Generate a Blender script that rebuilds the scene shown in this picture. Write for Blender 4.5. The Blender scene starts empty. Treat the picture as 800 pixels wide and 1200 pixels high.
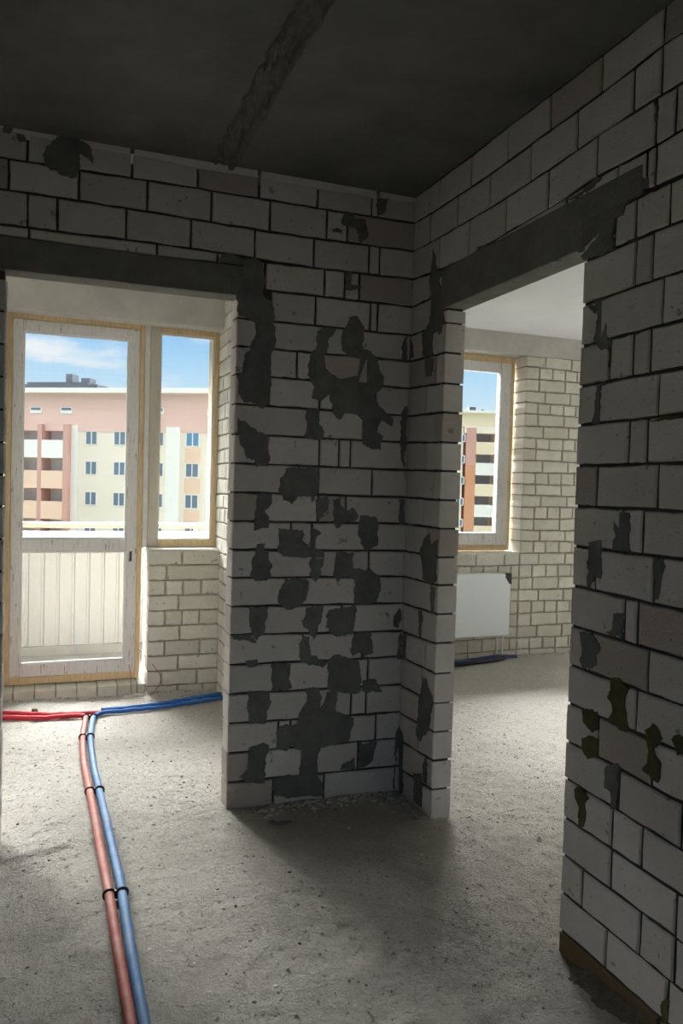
import bpy, bmesh, math, random
import numpy as np
from mathutils import Vector, Matrix
random.seed(7)
S = bpy.context.scene
COL = S.collection

# ------------------------------------------------------------------ camera
cam_d = bpy.data.cameras.new('camera'); cam = bpy.data.objects.new('camera', cam_d); COL.objects.link(cam)
YAW, PIT, ROLL, CAMH = 0.36169, 0.03436, 0.02701, 1.3636
fw = Vector((math.sin(YAW)*math.cos(PIT), math.cos(YAW)*math.cos(PIT), -math.sin(PIT)))
rt = Vector((math.cos(YAW), -math.sin(YAW), 0)); dn = fw.cross(rt)
rx = rt*math.cos(ROLL) - dn*math.sin(ROLL); ry = rt*math.sin(ROLL) + dn*math.cos(ROLL)
cam.matrix_world = Matrix(((rx.x, -ry.x, -fw.x, 0), (rx.y, -ry.y, -fw.y, 0), (rx.z, -ry.z, -fw.z, CAMH), (0, 0, 0, 1)))
cam_d.sensor_fit = 'VERTICAL'; cam_d.sensor_height = 36; cam_d.lens = 906.27/1200*36
cam_d.clip_start = 0.02; cam_d.clip_end = 1000
S.camera = cam

# ------------------------------------------------------------------ view
S.view_settings.view_transform = 'Standard'; S.view_settings.look = 'None'
S.view_settings.gamma = 1; S.view_settings.use_curve_mapping = False
S.view_settings.exposure = 0.28
S.cycles.use_denoising = True
S.cycles.max_bounces = 14; S.cycles.diffuse_bounces = 10; S.cycles.transparent_max_bounces = 16
S.cycles.sample_clamp_indirect = 8

# ------------------------------------------------------------------ sky
SKY_FRONT, SKY_REAR = 76.0, 1.0
W = bpy.data.worlds.new('sky'); S.world = W; W.use_nodes = True
nt = W.node_tree; nt.nodes.clear()
def nn(t, nt=None, **k):
    n = nt.nodes.new(t)
    for a, b in k.items(): setattr(n, a, b)
    return n
def sky():
    N = lambda t, **k: nn(t, nt, **k); L = nt.links.new
    tc = N('ShaderNodeTexCoord'); sep = N('ShaderNodeSeparateXYZ'); L(tc.outputs['Generated'], sep.inputs[0])
    def ramp(src, a, b, smooth=True):
        m = N('ShaderNodeMapRange'); m.interpolation_type = 'SMOOTHSTEP' if smooth else 'LINEAR'
        m.inputs['From Min'].default_value = a; m.inputs['From Max'].default_value = b; L(src, m.inputs['Value']); return m.outputs['Result']
    def mix(f, a, b):
        m = N('ShaderNodeMix', data_type='RGBA'); L(f, m.inputs['Factor'])
        for s, v in ((m.inputs['A'], a), (m.inputs['B'], b)):
            if isinstance(v, tuple): s.default_value = v
            else: L(v, s)
        return m.outputs['Result']
    z, y = sep.outputs['Z'], sep.outputs['Y']
    cr = N('ShaderNodeValToRGB'); e = cr.color_ramp.elements
    e[0].position = 0.0; e[0].color = (0.66, 0.78, 0.85, 1); e[1].position = 1.0; e[1].color = (0.20, 0.45, 0.80, 1)
    el = cr.color_ramp.elements.new(0.5); el.color = (0.41, 0.64, 0.84, 1)
    L(ramp(z, 0.07, 0.21, False), cr.inputs[0])
    mp = N('ShaderNodeMapping'); mp.inputs['Scale'].default_value = (5, 5, 17); mp.inputs['Location'].default_value = (0.4, 0.9, 0.2); L(tc.outputs['Generated'], mp.inputs[0])
    no = N('ShaderNodeTexNoise'); no.inputs['Scale'].default_value = 1.5; no.inputs['Detail'].default_value = 5; no.inputs['Roughness'].default_value = 0.5; L(mp.outputs[0], no.inputs['Vector'])
    low = mix(ramp(no.outputs['Fac'], 0.50, 0.70), cr.outputs[0], (0.79, 0.81, 0.84, 1))
    high = mix(ramp(y, 0.15, 0.6), (SKY_REAR, SKY_REAR*0.98, SKY_REAR*0.95, 1), (SKY_FRONT, SKY_FRONT*0.985, SKY_FRONT*0.965, 1))
    up = N('ShaderNodeVectorMath', operation='SCALE'); L(high, up.inputs[0])          # unseen sky high up, boosted to brighten the rooms
    gain = N('ShaderNodeMapRange'); gain.interpolation_type = 'SMOOTHSTEP'; gain.inputs['From Min'].default_value = 0.52; gain.inputs['From Max'].default_value = 0.75; gain.inputs['To Min'].default_value = 1.0; gain.inputs['To Max'].default_value = 2.3; L(z, gain.inputs['Value']); L(gain.outputs['Result'], up.inputs['Scale'])
    c = mix(ramp(z, 0.30, 0.48), low, up.outputs[0])
    c = mix(ramp(z, -0.02, 0.0), (0.35, 0.33, 0.3, 1), c)
    bg = N('ShaderNodeBackground'); L(c, bg.inputs[0]); out = N('ShaderNodeOutputWorld'); L(bg.outputs[0], out.inputs[0])
sky()
def portal(name, loc, w, h, back=1):
    l = bpy.data.lights.new(name, 'AREA'); l.shape = 'RECTANGLE'; l.size = w; l.size_y = h; l.cycles.is_portal = True
    o = bpy.data.objects.new(name, l); COL.objects.link(o); o.location = loc; o.rotation_euler = (-math.pi/2*back, 0, 0)
portal('daylight_portal', (0.41, 5.33, 1.25), 1.4, 2.4)
portal('daylight_portal', (2.98, 5.72, 1.66), 1.4, 1.7)
portal('daylight_portal', (-1.0, 5.34, 1.4), 1.2, 1.9)
portal('daylight_portal', (-0.1, -2.85, 1.55), 2.6, 1.9, -1)
portal('daylight_portal', (5.4, 5.72, 1.3), 2.0, 2.4)

# ------------------------------------------------------------------ helpers
def tag(o, label=None, cat=None, group=None, kind=None):
    if label: o['label'] = label
    if cat: o['category'] = cat
    if group: o['group'] = group
    if kind: o['kind'] = kind
    return o
def empty(name, loc=(0, 0, 0)):
    o = bpy.data.objects.new(name, None); COL.objects.link(o); o.location = loc; o.empty_display_size = 0.1; return o

class MB:
    """collects polygons; build() links them as one mesh object"""
    def __init__(s): s.v = []; s.f = []; s.m = []; s.t = []
    def add(s, vs, fs, mat=0, tint=0.5):
        b = len(s.v); s.v += [tuple(map(float, v)) for v in vs]
        for f in fs: s.f.append([b+i for i in f]); s.m.append(mat); s.t.append(tint)
    def box(s, x0, x1, y0, y1, z0, z1, mat=0, tint=0.5, bev=0.0):
        if bev <= 0:
            s.add([(x0,y0,z0),(x1,y0,z0),(x1,y1,z0),(x0,y1,z0),(x0,y0,z1),(x1,y0,z1),(x1,y1,z1),(x0,y1,z1)],
                  [(3,2,1,0),(4,5,6,7),(0,1,5,4),(1,2,6,5),(2,3,7,6),(3,0,4,7)], mat, tint); return
        bm = bmesh.new(); bmesh.ops.create_cube(bm, size=1)
        for v in bm.verts: v.co = Vector(((x0+x1)/2+v.co.x*(x1-x0), (y0+y1)/2+v.co.y*(y1-y0), (z0+z1)/2+v.co.z*(z1-z0)))
        bmesh.ops.bevel(bm, geom=bm.edges[:], offset=bev, segments=2, affect='EDGES', profile=0.5)
        bm.verts.index_update(); s.add([v.co for v in bm.verts], [[v.index for v in f.verts] for f in bm.faces], mat, tint); bm.free()
    def tube(s, pts, r, seg=14, mat=0, tint=0.5, cap=True):
        pts = [Vector(p) for p in pts]; n = len(pts); rings = []; up = Vector((0, 0, 1)); prev = None
        for i, p in enumerate(pts):
            t = (pts[min(i+1, n-1)] - pts[max(i-1, 0)]).normalized()
            if prev is None:
                a = t.cross(up if abs(t.z) < 0.9 else Vector((1, 0, 0))).normalized()
            else:
                a = (prev - t*prev.dot(t)).normalized()
            prev = a; b = t.cross(a); rr = r[i] if isinstance(r, (list, tuple)) else r
            rings.append([p + a*math.cos(2*math.pi*k/seg)*rr + b*math.sin(2*math.pi*k/seg)*rr for k in range(seg)])
        vs = [v for rg in rings for v in rg]; fs = []
        for i in range(n-1):
            for k in range(seg): fs.append((i*seg+k, i*seg+(k+1) % seg, (i+1)*seg+(k+1) % seg, (i+1)*seg+k))
        if cap: fs += [tuple(range(seg))[::-1], tuple((n-1)*seg+k for k in range(seg))]
        s.add(vs, fs, mat, tint)
    def build(s, name, mats, parent=None, smooth=False):
        me = bpy.data.meshes.new(name); me.from_pydata(s.v, [], s.f)
        if not isinstance(mats, (list, tuple)): mats = [mats]
        for m in mats: me.materials.append(m)
        me.polygons.foreach_set('material_index', s.m)
        at = me.attributes.new('tint', 'FLOAT', 'FACE'); at.data.foreach_set('value', s.t)
        bm = bmesh.new(); bm.from_mesh(me); bmesh.ops.recalc_face_normals(bm, faces=bm.faces[:]); bm.to_mesh(me); bm.free()
        if smooth: me.polygons.foreach_set('use_smooth', [True]*len(me.polygons))
        o = bpy.data.objects.new(name, me); COL.objects.link(o)
        if parent is not None: o.parent = parent
        return o

def smoothpath(pts, sub=8):
    """Catmull-Rom through points"""
    P = [Vector(p) for p in pts]; P = [P[0]*2-P[1]] + P + [P[-1]*2-P[-2]]; out = []
    for i in range(1, len(P)-2):
        for k in range(sub):
            t = k/sub; a, b, c, d = P[i-1:i+3]
            out.append(0.5*((2*b)+(c-a)*t+(2*a-5*b+4*c-d)*t*t+(3*b-a-3*c+d)*t**3))
    out.append(P[-2]); return out

# value noise
_rng = np.random.RandomState(3); _T = _rng.rand(512, 512)
def vnoise(x, y):
    x = np.asarray(x, float); y = np.asarray(y, float)
    xi = np.floor(x).astype(int); yi = np.floor(y).astype(int); fx = x-xi; fy = y-yi
    fx = fx*fx*(3-2*fx); fy = fy*fy*(3-2*fy); g = lambda a, b: _T[a % 512, b % 512]
    return (g(xi, yi)*(1-fx)+g(xi+1, yi)*fx)*(1-fy)+(g(xi, yi+1)*(1-fx)+g(xi+1, yi+1)*fx)*fy
def sst(a, b, x):
    t = np.clip((np.asarray(x, float)-a)/(b-a), 0, 1); return t*t*(3-2*t)
def floor_z(x, y):
    """height of the rough screed: it dips towards the near right wall and at the left jamb"""
    d = -0.05*sst(2.9, 1.9, y)*sst(0.2, 1.2, x) - 0.055*sst(0.1, -0.2, x)*sst(3.9, 3.3, y)
    n = 0.010*(vnoise(x*3.1, y*3.1)-.5) + 0.007*(vnoise(x*9+7, y*9)-.5) + 0.008*(vnoise(x*27, y*27+5)-.5)
    lip = 0.014*sst(0.0, 0.035, y-(3.00+0.10*(vnoise(x*5, 2.2)-.5)+0.05*(vnoise(x*19, 8.1)-.5)))*(1-sst(0.05, 0.3, x))
    return d + n + lip - 0.006*(x < 0.3)*(1-sst(0.05, 0.3, x))

# ------------------------------------------------------------------ materials
def mat(name, rough=0.9):
    m = bpy.data.materials.new(name); m.use_nodes = True; t = m.node_tree; b = t.nodes['Principled BSDF']
    b.inputs['Roughness'].default_value = rough; b.inputs['Specular IOR Level'].default_value = 0.2; return m, t, b
def tex(t, kind, scale, detail=6, rough=0.6, stretch=(1, 1, 1), loc=(0, 0, 0)):
    tc = t.nodes.new('ShaderNodeTexCoord'); mp = t.nodes.new('ShaderNodeMapping'); mp.inputs['Scale'].default_value = stretch; mp.inputs['Location'].default_value = loc
    t.links.new(tc.outputs['Object'], mp.inputs[0])
    n = t.nodes.new('ShaderNodeTexNoise' if kind == 'n' else 'ShaderNodeTexVoronoi'); n.inputs['Scale'].default_value = scale
    if kind == 'n': n.inputs['Detail'].default_value = detail; n.inputs['Roughness'].default_value = rough
    t.links.new(mp.outputs[0], n.inputs['Vector']); return n.outputs['Fac'] if kind == 'n' else n.outputs['Distance']
def rmp(t, src, a, b, va=0.0, vb=1.0):
    m = t.nodes.new('ShaderNodeMapRange'); m.inputs['From Min'].default_value = a; m.inputs['From Max'].default_value = b
    m.inputs['To Min'].default_value = va; m.inputs['To Max'].default_value = vb; t.links.new(src, m.inputs['Value']); return m.outputs['Result']
def mixc(t, f, a, b):
    m = t.nodes.new('ShaderNodeMix'); m.data_type = 'RGBA'
    if isinstance(f, float): m.inputs['Factor'].default_value = f
    else: t.links.new(f, m.inputs['Factor'])
    for s, v in ((m.inputs['A'], a), (m.inputs['B'], b)):
        if isinstance(v, tuple): s.default_value = (*v, 1) if len(v) == 3 else v
        else: t.links.new(v, s)
    return m.outputs['Result']
def bump(t, b, src, dist, strength=1.0):
    n = t.nodes.new('ShaderNodeBump'); n.inputs['Distance'].default_value = dist; n.inputs['Strength'].default_value = strength
    t.links.new(src, n.inputs['Height']); t.links.new(n.outputs[0], b.inputs['Normal'])
def addm(t, a, b, op='ADD'):
    n = t.nodes.new('ShaderNodeMath'); n.operation = op
    for i, v in enumerate((a, b)):
        if isinstance(v, (int, float)): n.inputs[i].default_value = v
        else: t.links.new(v, n.inputs[i])
    return n.outputs[0]
def masonry(name, c0, c1, dirt, bumpd=0.0025, spot=0.5, odd=None):
    """brick or block body: each brick its own tone through 'tint', small pits and stains"""
    m, t, b = mat(name)
    at = t.nodes.new('ShaderNodeAttribute'); at.attribute_name = 'tint'
    base = mixc(t, at.outputs['Fac'], c0, c1)
    if odd: base = mixc(t, rmp(t, at.outputs['Fac'], 0.91, 0.93), base, odd)
    st = rmp(t, tex(t, 'n', 7, 7, 0.65), 0.35, 0.75)
    base = mixc(t, addm(t, st, 0.45, 'MULTIPLY'), base, dirt)
    pits = rmp(t, tex(t, 'n', 60, 3, 0.6), 0.66, 0.74)
    base = mixc(t, addm(t, pits, spot, 'MULTIPLY'), base, tuple(x*0.35 for x in dirt))
    t.links.new(base, b.inputs['Base Color'])
    big = rmp(t, tex(t, 'n', 21, 2, 0.5, loc=(2, 7, 4)), 0.71, 0.75)
    base2 = mixc(t, addm(t, big, 0.6, 'MULTIPLY'), base, tuple(x*0.3 for x in dirt)); t.links.new(base2, b.inputs['Base Color'])
    fine = addm(t, tex(t, 'n', 150, 4, 0.6), addm(t, pits, -0.9, 'MULTIPLY')); bump(t, b, fine, bumpd); return m
def rough_mat(name, c0, c1, s1=5, s2=60, bumpd=0.004, rough=0.95):
    m, t, b = mat(name, rough)
    c = mixc(t, rmp(t, tex(t, 'n', s1, 8, 0.65), 0.3, 0.7), c0, c1); t.links.new(c, b.inputs['Base Color'])
    bump(t, b, addm(t, tex(t, 'n', s2, 6, 0.7), tex(t, 'n', s1*2, 5, 0.6)), bumpd); return m
M = {}
M['block'] = masonry('aerated_block', (0.58, 0.55, 0.515), (0.71, 0.675, 0.64), (0.48, 0.44, 0.395), odd=(0.445, 0.395, 0.355))
M['brick'] = masonry('white_silicate_brick', (0.60, 0.585, 0.51), (0.76, 0.745, 0.675), (0.44, 0.41, 0.34), 0.004, 0.7)
M['joint'] = rough_mat('dark_mortar', (0.045, 0.043, 0.04), (0.085, 0.082, 0.075))
M['brick_joint'] = rough_mat('tan_mortar', (0.25, 0.23, 0.18), (0.40, 0.36, 0.29))
M['smear'] = rough_mat('cement_smear', (0.12, 0.122, 0.112), (0.20, 0.20, 0.185), 14, 90, 0.003)
M['olive'] = rough_mat('olive_mould', (0.075, 0.072, 0.026), (0.125, 0.118, 0.055), 25, 90, 0.002)
M['lintel'] = rough_mat('lintel_concrete', (0.15, 0.148, 0.135), (0.24, 0.235, 0.215), 9, 60)
M['paleseam'] = rough_mat('pale_mortar_and_leak_light', (0.70, 0.69, 0.66), (0.82, 0.81, 0.78), 20, 80)
M['beam'] = rough_mat('beam_concrete', (0.42, 0.415, 0.385), (0.56, 0.55, 0.51), 4, 50, 0.002)
M['ceiling'] = rough_mat('lit_ceiling_concrete', (0.76, 0.77, 0.81), (0.83, 0.84, 0.88), 2.2, 40, 0.0015)  # lit copy of the ceiling concrete, daylight put into the colour
M['shadedceiling'] = rough_mat('shade_darkened_concrete', (0.12, 0.122, 0.112), (0.21, 0.21, 0.195), 2.6, 40, 0.003)  # shaded copy of the ceiling concrete, the hall's dimness put into the colour
M['seam'] = rough_mat('ceiling_joint_mortar', (0.10, 0.10, 0.09), (0.19, 0.185, 0.17), 12, 60, 0.006)
M['plaster'] = rough_mat('pale_plastered_wall', (0.72, 0.71, 0.69), (0.80, 0.79, 0.77), 3, 50)
def floor_material():
    m, t, b = mat('rough_screed', 0.93)
    big = rmp(t, tex(t, 'n', 1.7, 6, 0.6), 0.35, 0.68); mid = rmp(t, tex(t, 'n', 14, 8, 0.7), 0.35, 0.7)
    c = mixc(t, big, (0.48, 0.455, 0.405), (0.64, 0.615, 0.555)); c = mixc(t, addm(t, mid, 0.55, 'MULTIPLY'), c, (0.37, 0.345, 0.30))
    sp = t.nodes.new('ShaderNodeTexCoord'); sx = t.nodes.new('ShaderNodeSeparateXYZ'); t.links.new(sp.outputs['Object'], sx.inputs[0])
    dust = rmp(t, addm(t, sx.outputs['Y'], addm(t, tex(t, 'n', 3, 5, 0.6), 0.8, 'MULTIPLY')), 3.25, 3.95)   # paler in the rooms: dust, with window light put into the colour
    c = mixc(t, addm(t, dust, 0.55, 'MULTIPLY'), c, (0.74, 0.715, 0.665))  # dust and window light, both put into the colour
    grit = rmp(t, tex(t, 'n', 75, 5, 0.8, loc=(1, 8, 2)), 0.42, 0.62); c = mixc(t, addm(t, grit, 0.38, 'MULTIPLY'), c, (0.25, 0.23, 0.20))
    pit = rmp(t, tex(t, 'n', 40, 7, 0.8), 0.585, 0.66); c = mixc(t, addm(t, pit, 0.85, 'MULTIPLY'), c, (0.12, 0.108, 0.09))
    pale = rmp(t, tex(t, 'n', 33, 6, 0.7, loc=(3, 5, 1)), 0.64, 0.72); c = mixc(t, addm(t, pale, 0.7, 'MULTIPLY'), c, (0.72, 0.70, 0.65))
    # damp screed at the foot of the pier, with the pier's shadow painted in
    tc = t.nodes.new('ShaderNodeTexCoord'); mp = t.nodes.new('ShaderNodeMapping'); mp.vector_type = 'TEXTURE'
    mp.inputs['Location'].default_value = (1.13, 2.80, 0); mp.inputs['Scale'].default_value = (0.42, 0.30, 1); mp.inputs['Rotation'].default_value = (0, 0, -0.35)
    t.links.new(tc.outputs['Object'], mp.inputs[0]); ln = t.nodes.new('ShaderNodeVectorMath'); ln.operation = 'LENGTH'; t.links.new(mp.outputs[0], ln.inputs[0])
    damp_shade = rmp(t, addm(t, ln.outputs['Value'], addm(t, tex(t, 'n', 7, 5, 0.6), 0.9, 'MULTIPLY')), 1.50, 1.15)
    c = mixc(t, addm(t, damp_shade, 0.6, 'MULTIPLY'), c, (0.28, 0.255, 0.21))
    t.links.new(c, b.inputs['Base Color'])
    h = addm(t, addm(t, tex(t, 'n', 26, 8, 0.75), tex(t, 'n', 90, 5, 0.7)), addm(t, pit, -0.6, 'MULTIPLY')); bump(t, b, h, 0.017); return m
M['floor'] = floor_material()
def wood():
    m, t, b = mat('raw_pine', 0.75)
    g = tex(t, 'n', 9, 6, 0.6, (14, 14, 1.2)); c = mixc(t, rmp(t, g, 0.35, 0.7), (0.60, 0.43, 0.23), (0.75, 0.62, 0.42))
    t.links.new(c, b.inputs['Base Color']); bump(t, b, g, 0.002); return m
M['wood'] = wood()
def painted(name, c0, c1, streak=True):
    m, t, b = mat(name, 0.55); b.inputs['Specular IOR Level'].default_value = 0.35
    g = tex(t, 'n', 10, 7, 0.7, (7, 7, 0.8)); c = mixc(t, rmp(t, g, 0.52, 0.72), c0, c1)
    if streak: c = mixc(t, rmp(t, tex(t, 'n', 13, 5, 0.65, (9, 9, 0.7), (4, 2, 1)), 0.62, 0.66), c, (0.20, 0.19, 0.19))
    t.links.new(c, b.inputs['Base Color']); return m
M['sash'] = painted('dusty_white_sash', (0.74, 0.73, 0.72), (0.56, 0.55, 0.56))
M['greypost'] = painted('grey_beige_post', (0.55, 0.52, 0.45), (0.44, 0.41, 0.35), False)
def plain(name, c, rough=0.6, spec=0.3, metal=0.0):
    m, t, b = mat(name, rough); b.inputs['Base Color'].default_value = (*c, 1); b.inputs['Specular IOR Level'].default_value = spec; b.inputs['Metallic'].default_value = metal
    n = tex(t, 'n', 40, 4, 0.6); bump(t, b, n, 0.0006); return m
def dusty(name, c, dust, amt=0.5, rough=0.6):
    m, t, b = mat(name, rough); g = addm(t, rmp(t, tex(t, 'n', 12, 7, 0.7), 0.35, 0.75), amt, 'MULTIPLY')
    t.links.new(mixc(t, g, c, dust), b.inputs['Base Color']); bump(t, b, tex(t, 'n', 120, 3, 0.6), 0.0008); return m
M['red'] = dusty('red_pipe_foam', (0.36, 0.075, 0.055), (0.38, 0.22, 0.18), 0.8)
M['brightred'] = dusty('bright_red_pipe', (0.62, 0.03, 0.05), (0.55, 0.12, 0.12), 0.35)
M['blue'] = dusty('blue_pipe_foam', (0.05, 0.16, 0.36), (0.19, 0.28, 0.39), 0.7)
M['brightblue'] = dusty('bright_blue_pipe', (0.03, 0.15, 0.50), (0.10, 0.25, 0.5), 0.35)
M['black'] = plain('black_plastic', (0.02, 0.02, 0.022), 0.45)
M['enamel'] = plain('white_enamel', (0.84, 0.90, 0.95), 0.35, 0.4)
M['darkguard'] = plain('dark_corner_guard', (0.05, 0.055, 0.065), 0.6)
M['navy'] = plain('dark_blue_hose', (0.03, 0.06, 0.22), 0.5)
M['wire'] = plain('brown_wire', (0.30, 0.10, 0.05), 0.5)
M['dirt'] = rough_mat('dark_dirt', (0.06, 0.055, 0.04), (0.15, 0.135, 0.10), 30, 90, 0.008)
M['flake'] = rough_mat('plaster_flake', (0.62, 0.60, 0.55), (0.75, 0.73, 0.68), 20, 80)
M['stone'] = rough_mat('brown_stone', (0.09, 0.065, 0.04), (0.17, 0.13, 0.09), 30, 80)
M['rubble'] = rough_mat('rubble', (0.24, 0.225, 0.20), (0.46, 0.44, 0.40), 30, 80)
def glass():
    m = bpy.data.materials.new('window_glass'); m.use_nodes = True; t = m.node_tree; t.nodes.clear()
    tr = t.nodes.new('ShaderNodeBsdfTransparent'); tr.inputs[0].default_value = (0.97, 0.985, 0.98, 1)
    gl = t.nodes.new('ShaderNodeBsdfGlossy'); gl.inputs['Roughness'].default_value = 0.02; fr = t.nodes.new('ShaderNodeFresnel'); fr.inputs[0].default_value = 1.45
    mx = t.nodes.new('ShaderNodeMixShader'); o = t.nodes.new('ShaderNodeOutputMaterial')
    t.links.new(fr.outputs[0], mx.inputs[0]); t.links.new(tr.outputs[0], mx.inputs[1]); t.links.new(gl.outputs[0], mx.inputs[2]); t.links.new(mx.outputs[0], o.inputs[0]); return m
M['glass'] = glass()
# outdoors
M['sheet'] = painted('cream_corrugated_sheet', (0.34, 0.34, 0.335), (0.30, 0.30, 0.29), False)
M['whitepaint'] = plain('white_paint', (0.82, 0.82, 0.80), 0.6)
M['railwood'] = plain('tan_rail', (0.62, 0.54, 0.38), 0.7)
M['balconyslab'] = rough_mat('balcony_shade_concrete', (0.20, 0.198, 0.19), (0.27, 0.266, 0.255), 5, 60)
for k, c in dict(pink=(0.80, 0.55, 0.50), cream=(0.88, 0.80, 0.69), peach=(0.86, 0.62, 0.48), white=(0.88, 0.87, 0.85), redpink=(0.62, 0.36, 0.31), orange=(0.66, 0.33, 0.19), recess=(0.66, 0.67, 0.67), softpane=(0.34, 0.37, 0.42), pane=(0.16, 0.22, 0.30), bluepane=(0.13, 0.30, 0.50), roofgrey=(0.075, 0.085, 0.10), tar=(0.05, 0.05, 0.05), beige=(0.84, 0.72, 0.54), asphalt=(0.025, 0.03, 0.02)).items():
    M[k] = plain('facade_'+k, c, 0.85, 0.15)
# ------------------------------------------------------------------ surveyed masonry: course lines, joints and smears, in metres
LINES_BACK = [[[0.706,-0.011],[1.478,-0.019]],[[0.705,0.116],[1.478,0.104]],[[0.705,0.24],[1.479,0.232]],[[0.704,0.363],[1.48,0.351]],[[0.704,0.487],[1.48,0.476]],[[0.703,0.609],[1.481,0.603]],[[0.703,0.735],[1.482,0.717]],[[0.702,0.852],[1.482,0.844]],[[0.702,0.971],[1.483,0.964]],[[0.701,1.088],[1.483,1.079]],[[0.701,1.205],[1.484,1.201]],[[0.7,1.324],[1.484,1.318]],[[0.7,1.444],[1.485,1.439]],[[0.699,1.563],[1.486,1.562]],[[0.699,1.686],[1.486,1.68]],[[0.698,1.807],[1.487,1.802]],[[0.698,1.921],[1.487,1.922]],[[0.697,2.034],[1.488,2.036]],[[0.827,2.159],[1.078,2.16],[1.489,2.161]],[[-0.181,2.284],[0.434,2.29],[0.768,2.283],[0.824,2.271],[1.075,2.276],[1.489,2.283]],[[-0.182,2.411],[0.089,2.41],[0.432,2.406],[0.776,2.399],[1.024,2.398],[1.49,2.406]],[[-0.184,2.524],[0.096,2.524],[0.43,2.528],[0.791,2.526],[1.04,2.525],[1.49,2.527]],[[-0.179,2.646],[0.034,2.634],[0.285,2.631],[0.533,2.622],[0.785,2.627],[1.039,2.623],[1.316,2.624],[1.491,2.64]]]
JOINTS_BACK = [[0.907,1.134],[0.818,1.064,1.291],[0.923,0.976,1.231,1.373],[0.834,1.061,1.163,1.251,1.324],[0.924,1.179,1.328],[1.023,1.296],[0.822,1.062,1.196],[0.979,1.312],[0.827,1.06,1.188,1.317],[0.957,1.049,1.309],[0.828,1.076,1.201],[0.985,1.073,1.321],[0.844,1.073,1.164,1.217],[1.035,1.305],[0.846,1.07,1.325],[0.846,0.965,1.047,1.289],[0.829,1.09,1.254],[0.848,1.041,1.292,1.327],[0.819,1.078,1.169,1.236],[0.015,0.264,0.513,0.773,1.027,1.278,1.329],[-0.154,0.091,0.341,0.592,0.835,1.081,1.174],[0.029,0.283,0.535,0.786,1.038,1.285,1.314]]
LINES_RIGHT = [[[2.783,0.005],[3.141,-0.027]],[[1.45,0.129],[1.914,0.135],[2.783,0.123],[3.139,0.097]],[[1.451,0.249],[1.929,0.252],[2.784,0.242],[3.138,0.227]],[[1.483,0.363],[1.936,0.366],[2.785,0.362],[3.137,0.347]],[[1.466,0.475],[1.935,0.488],[2.786,0.481],[3.135,0.472]],[[1.473,0.593],[1.925,0.604],[2.787,0.604],[3.134,0.6]],[[1.511,0.718],[1.932,0.72],[2.788,0.728],[3.133,0.715]],[[1.483,0.835],[1.922,0.838],[2.789,0.848],[3.131,0.843]],[[1.49,0.952],[1.929,0.958],[2.79,0.967],[3.13,0.963]],[[1.508,1.073],[1.92,1.079],[2.791,1.081],[3.129,1.079]],[[1.504,1.201],[1.931,1.199],[2.792,1.199],[3.128,1.2]],[[1.51,1.322],[1.942,1.32],[2.793,1.315],[3.127,1.318]],[[1.517,1.444],[1.95,1.442],[2.794,1.433],[3.125,1.439]],[[1.524,1.566],[1.932,1.564],[2.795,1.549],[3.124,1.562]],[[1.713,1.683],[1.919,1.68],[2.796,1.67],[3.123,1.679]],[[1.537,1.805],[1.907,1.8],[2.797,1.788],[3.121,1.802]],[[1.544,1.93],[1.934,1.923],[2.798,1.911],[3.12,1.921]],[[1.551,2.055],[1.6,2.057],[1.803,2.057],[1.941,2.052],[2.799,2.031],[3.119,2.035]],[[1.557,2.172],[1.603,2.169],[1.683,2.177],[3.118,2.159]],[[1.564,2.292],[1.603,2.285],[1.695,2.283],[1.889,2.288],[2.137,2.268],[2.376,2.265],[2.585,2.246],[2.922,2.262],[3.116,2.281]],[[1.57,2.407],[1.671,2.41],[1.896,2.408],[2.056,2.396],[2.22,2.393],[2.476,2.387],[3.071,2.398],[3.115,2.404]],[[1.577,2.529],[1.647,2.538],[1.761,2.529],[1.997,2.521],[2.143,2.52],[2.505,2.511],[3.097,2.521],[3.114,2.524]],[[1.647,2.639],[1.89,2.634],[2.132,2.635],[2.385,2.638],[2.635,2.631],[2.891,2.636],[3.113,2.635]]]
JOINTS_RIGHT_NEAR = [[1.727,1.495],[1.839,1.599,1.478],[1.72,1.479],[1.723,1.606],[1.702,1.473],[1.795,1.582],[1.712],[1.847,1.608],[1.706],[1.834,1.6],[1.729],[1.84,1.602],[1.716],[1.85,1.611],[1.806,1.713],[1.853,1.609],[1.717],[1.805,1.723,1.6],[1.688],[2.871,2.629,2.378,2.134,1.896,1.661,1.592],[2.966,2.73,2.493,2.234,1.993,1.75],[2.887,2.632,2.38,2.135,1.887,1.645]]
JOINTS_RIGHT_FAR = [[2.937],[2.856],[2.937],[2.864],[2.912],[2.881],[2.937],[2.843],[2.897],[2.905],[2.945],[2.859],[2.937],[2.86],[2.954],[2.869],[2.946],[2.931],[2.954]]
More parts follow.
